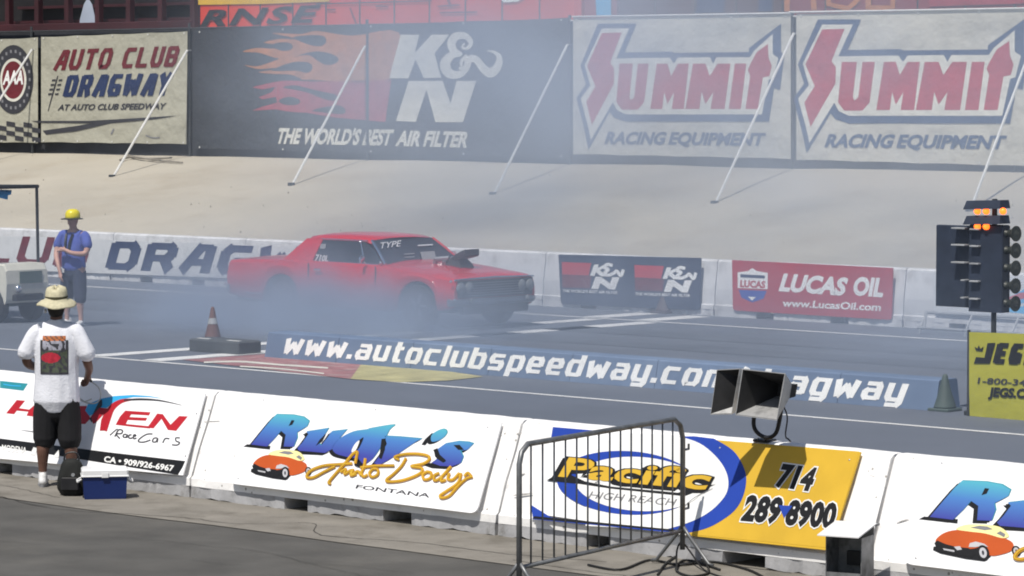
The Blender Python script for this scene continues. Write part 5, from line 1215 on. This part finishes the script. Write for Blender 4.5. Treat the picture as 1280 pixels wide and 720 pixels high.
# ------------------------------------------------------------------ loudspeaker horns
M_horn = mat('grey_sheet_metal', (.46, .46, .46), .5, .12, 6, metal=.35, dirt='4a4a4c', dscale=9, damt=.5); M_hin = mat('horn_shade_and_driver', (.028, .028, .03), .7, .3, 6)
sp = thing('horn_speakers', 'pair of grey rectangular horn speakers on a bracket above the phone number sign', 'speaker', gy(958, 549, 19.46))
def horn(corn, Y0, dv, k, dy=(0, 0, 0, 0)):
    M_ = [gy(x, y, Y0+e_) for (x, y), e_ in zip(corn, dy)]; c0 = sum(M_, Vector())/4; tc_ = c0+Vector(dv)
    T_ = [tc_+(m_-c0)*k for m_ in M_]
    b = MB(); b.loft([M_, T_], cap=False); b.add(T_, [(0, 1, 2, 3)])
    I_ = [c0+(m_-c0)*.965+Vector(dv)*.0 for m_ in M_]; J_ = [tc_-Vector(dv)*.03+(m_-c0)*k*.93 for m_ in M_]
    hs_ = b.build('horn_shell', M_horn, sp, norm=True)
    b = MB(); b.add(I_+J_, [(0, 1, 5, 4), (1, 2, 6, 5), (3, 0, 4, 7)]); b.add(J_, [(3, 2, 1, 0)]); b.build('horn_lining', M_hin, hs_)  # inner walls of the metal horn, their shade put into a near-black colour
    b = MB(); b.add([q_+Vector((0, 0, .002)) for q_ in (I_[2], I_[3], J_[3], J_[2])], [(0, 1, 2, 3)]); b.build('horn_lit_floor', M_horn, hs_)  # same metal left bright, set apart as the sunlit floor
    b = MB(); b.add(M_+I_, [(i, (i+1)%4, (i+1)%4+4, i+4) for i in range(4)]); b.build('horn_lip', M_horn, hs_)
    MB().loft([T_, [tc_+Vector(dv).normalized()*.1+(m_-c0)*k*.9 for m_ in M_]]).build('driver', M_hin, hs_, norm=True)
    thr = [tc_-Vector(dv)*.32+(m_-c0)*(k*.93+.32*(1-k)*.9) for m_ in M_]
    b = MB(); b.loft([[q_*.999+thr_c*.001 for q_ in thr for thr_c in [c0]], J_], cap=False)
    return M_
horn([(927.8, 461), (981.8, 466.7), (971, 525.6), (919, 519)], 18.90, (-.06, .36, .0), .30, (0, .02, .0, -.02))
horn([(896, 462), (925, 460.5), (914.5, 518), (888, 518.5)], 18.88, (.16, .34, .0), .30, (0, .1, .08, -.02))
mt = gy(958, 548, 19.46)
cc = [gy(x, y, 19.30) for x, y in ((945, 505), (942, 530), (948, 542), (960, 547), (970, 541), (975, 522), (978, 500))]
MB().tube(smooth_line([tuple(q_) for q_ in cc], 5), .016, 8).build('bracket', M_black, sp, smooth=True)
MB().bbox((mt.x-.07, 19.38, .895), (mt.x+.07, 19.50, .915), .005).build('bracket_plate', M_black, sp)
MB().tube([(mt.x, 19.44, .905), tuple(gy(960, 547, 19.30))], .014, 8).build('bracket_stem', M_black, sp)
MB().box(tuple(gy(922, 480, 19.05)-Vector((.02, 0, 0))), tuple(gy(928, 470, 19.08)+Vector((.02, .05, .05)))).build('joining_strap', M_horn, sp)

MB().tube(smooth_line([tuple(gy(975, 500, 19.28)), tuple(gy(984, 520, 19.40)), tuple(gy(982, 545, 19.48)), tuple(gy(990, 556, 19.53)), (gy(990, 556, 19.53).x+.05, 19.7, .5)], 5), .006, 6).build('speaker_cable', M_black, sp, smooth=True)
for dx in (-.05, .05): MB().lathe([(.01, 0), (.01, .008), (.001, .009)], (mt.x+dx, 19.42, .915), (0, 0, 1), 6).build('bolt', M_steel, sp)
# ------------------------------------------------------------------ sheet-metal outlet box with open lid
q = gz(1062, 738)
ob = thing('outlet_box', 'grey sheet-metal outlet box with raised white lid, at right in front of the barrier', 'box', q, rz=radians(16))
M_gal = mat('grey_box_metal', (.20, .205, .21), .5, .3, 8, metal=.3, dirt='1a1a1a', dscale=6, damt=.8)
w, dd, hh = .135, .12, .39
for nm, a, b in (('back_panel', (-w, dd-.006, 0), (w, dd, hh+.07)), ('side_panel', (-w, -dd, 0), (-w+.006, dd, hh)), ('side_panel', (w-.006, -dd, 0), (w, dd, hh)), ('base_panel', (-w, -dd, 0), (w, dd, .01)), ('front_panel', (-w+.008, -dd, 0), (w-.008, -dd+.006, .14))):
    MB().box(a, b).build(nm, M_gal, ob, local=True)
MB().box((-.05, dd-.05, .17), (.05, dd-.01, .27)).build('socket', M_black, ob, local=True)
lid = MB().loft([[(-w-.02, dd-.0, hh+.075), (w+.02, dd, hh+.075), (w+.02, dd, hh+.083), (-w-.02, dd, hh+.083)], [(-w-.02, -dd-.11, hh+.015), (w+.02, -dd-.11, hh+.015), (w+.02, -dd-.11, hh+.023), (-w-.02, -dd-.11, hh+.023)]])
lid.build('lid', M_lid, ob, local=True, norm=True)
MB().box((-w-.02, dd+.001, hh+.06), (w+.02, dd+.06, hh+.075)).build('hinge_strip', M_gal, ob, local=True)

# ------------------------------------------------------------------ tyre smoke
def smoke(name, lo, hi, blobs, col, label, nsc=.5, base=0.0, aniso=.2, absorb=None):
    o = MB().box(lo, hi).build(name, None, None); m = bpy.data.materials.new(name); m.use_nodes = True; o.data.materials.append(m)
    tagp(o, kind='stuff'); N = m.node_tree.nodes; L = m.node_tree.links; N.clear()
    out = N.new('ShaderNodeOutputMaterial'); v = N.new('ShaderNodeVolumePrincipled'); L.new(v.outputs[0], out.inputs['Volume'])
    v.inputs['Color'].default_value = (*col, 1); v.inputs['Anisotropy'].default_value = aniso
    if absorb: v.inputs['Absorption Color'].default_value = (*absorb, 1)
    tc = N.new('ShaderNodeTexCoord'); no = N.new('ShaderNodeTexNoise'); no.inputs['Scale'].default_value = nsc; no.inputs['Detail'].default_value = 3; no.inputs['Roughness'].default_value = .5
    L.new(tc.outputs['Object'], no.inputs['Vector'])
    mr = N.new('ShaderNodeMapRange'); mr.inputs[1].default_value = .30; mr.inputs[2].default_value = .70; mr.inputs[3].default_value = .2; mr.inputs[4].default_value = 1.8; L.new(no.outputs['Fac'], mr.inputs[0])
    acc = None
    def math_(op, a, b=None):
        n_ = N.new('ShaderNodeMath'); n_.operation = op
        for i, x in enumerate((a, b)):
            if x is None: continue
            if isinstance(x, (int, float)): n_.inputs[i].default_value = x
            else: L.new(x, n_.inputs[i])
        return n_.outputs[0]
    for c, s_, a_ in blobs:
        vs_ = N.new('ShaderNodeVectorMath'); vs_.operation = 'SUBTRACT'; L.new(tc.outputs['Object'], vs_.inputs[0]); vs_.inputs[1].default_value = c
        vd = N.new('ShaderNodeVectorMath'); vd.operation = 'DIVIDE'; L.new(vs_.outputs[0], vd.inputs[0]); vd.inputs[1].default_value = s_
        vv = N.new('ShaderNodeVectorMath'); vv.operation = 'DOT_PRODUCT'; L.new(vd.outputs[0], vv.inputs[0]); L.new(vd.outputs[0], vv.inputs[1])
        e_ = math_('MULTIPLY', math_('EXPONENT', math_('MULTIPLY', vv.outputs['Value'], -1.0)), a_)
        acc = e_ if acc is None else math_('ADD', acc, e_)
    if base: acc = math_('ADD', acc, base)
    L.new(math_('MULTIPLY', acc, mr.outputs[0]), v.inputs['Density'])
    return o
SMC = (.555, .645, .785)
smoke('tyre_smoke', (-44, 31.0, .012), (-27, 40.2, 2.8), [((-37.0, 34.1, .0), (1.9, 1.6, .58), 1.3), ((-34.5, 33.6, .0), (1.9, 1.3, .55), 1.25), ((-35.0, 33.6, .7), (3.6, 2.2, .9), .13), ((-33.0, 38.5, .3), (6, 2.5, 1.4), .10)], SMC, '', nsc=1.3)
SM2 = (.69, .79, .95)
smoke('drifting_smoke', (-68, 41.0, .3), (-18, 52.75, 7.5), [((-44.6, 47, 4.4), (2.9, 6, 3.6), .12), ((-40, 47, 3.0), (7, 6, 3.2), .04), ((-33, 46, 3), (9, 6, 3.5), .050), ((-49.5, 48, 3), (4.0, 4, 3), .02)], SM2, '', nsc=.4)
smoke('lane_smoke', (-75, 20.2, .010), (-8, 30.95, 2.6), [((-30, 30, .2), (16, 8, 1.6), .032)], SMC, '', nsc=.25)
smoke('thin_smoke', (-26.9, 31.0, .011), (-10, 40.2, 2.6), [((-27, 37, .2), (12, 6, 1.6), .085)], SM2, '', nsc=.3)
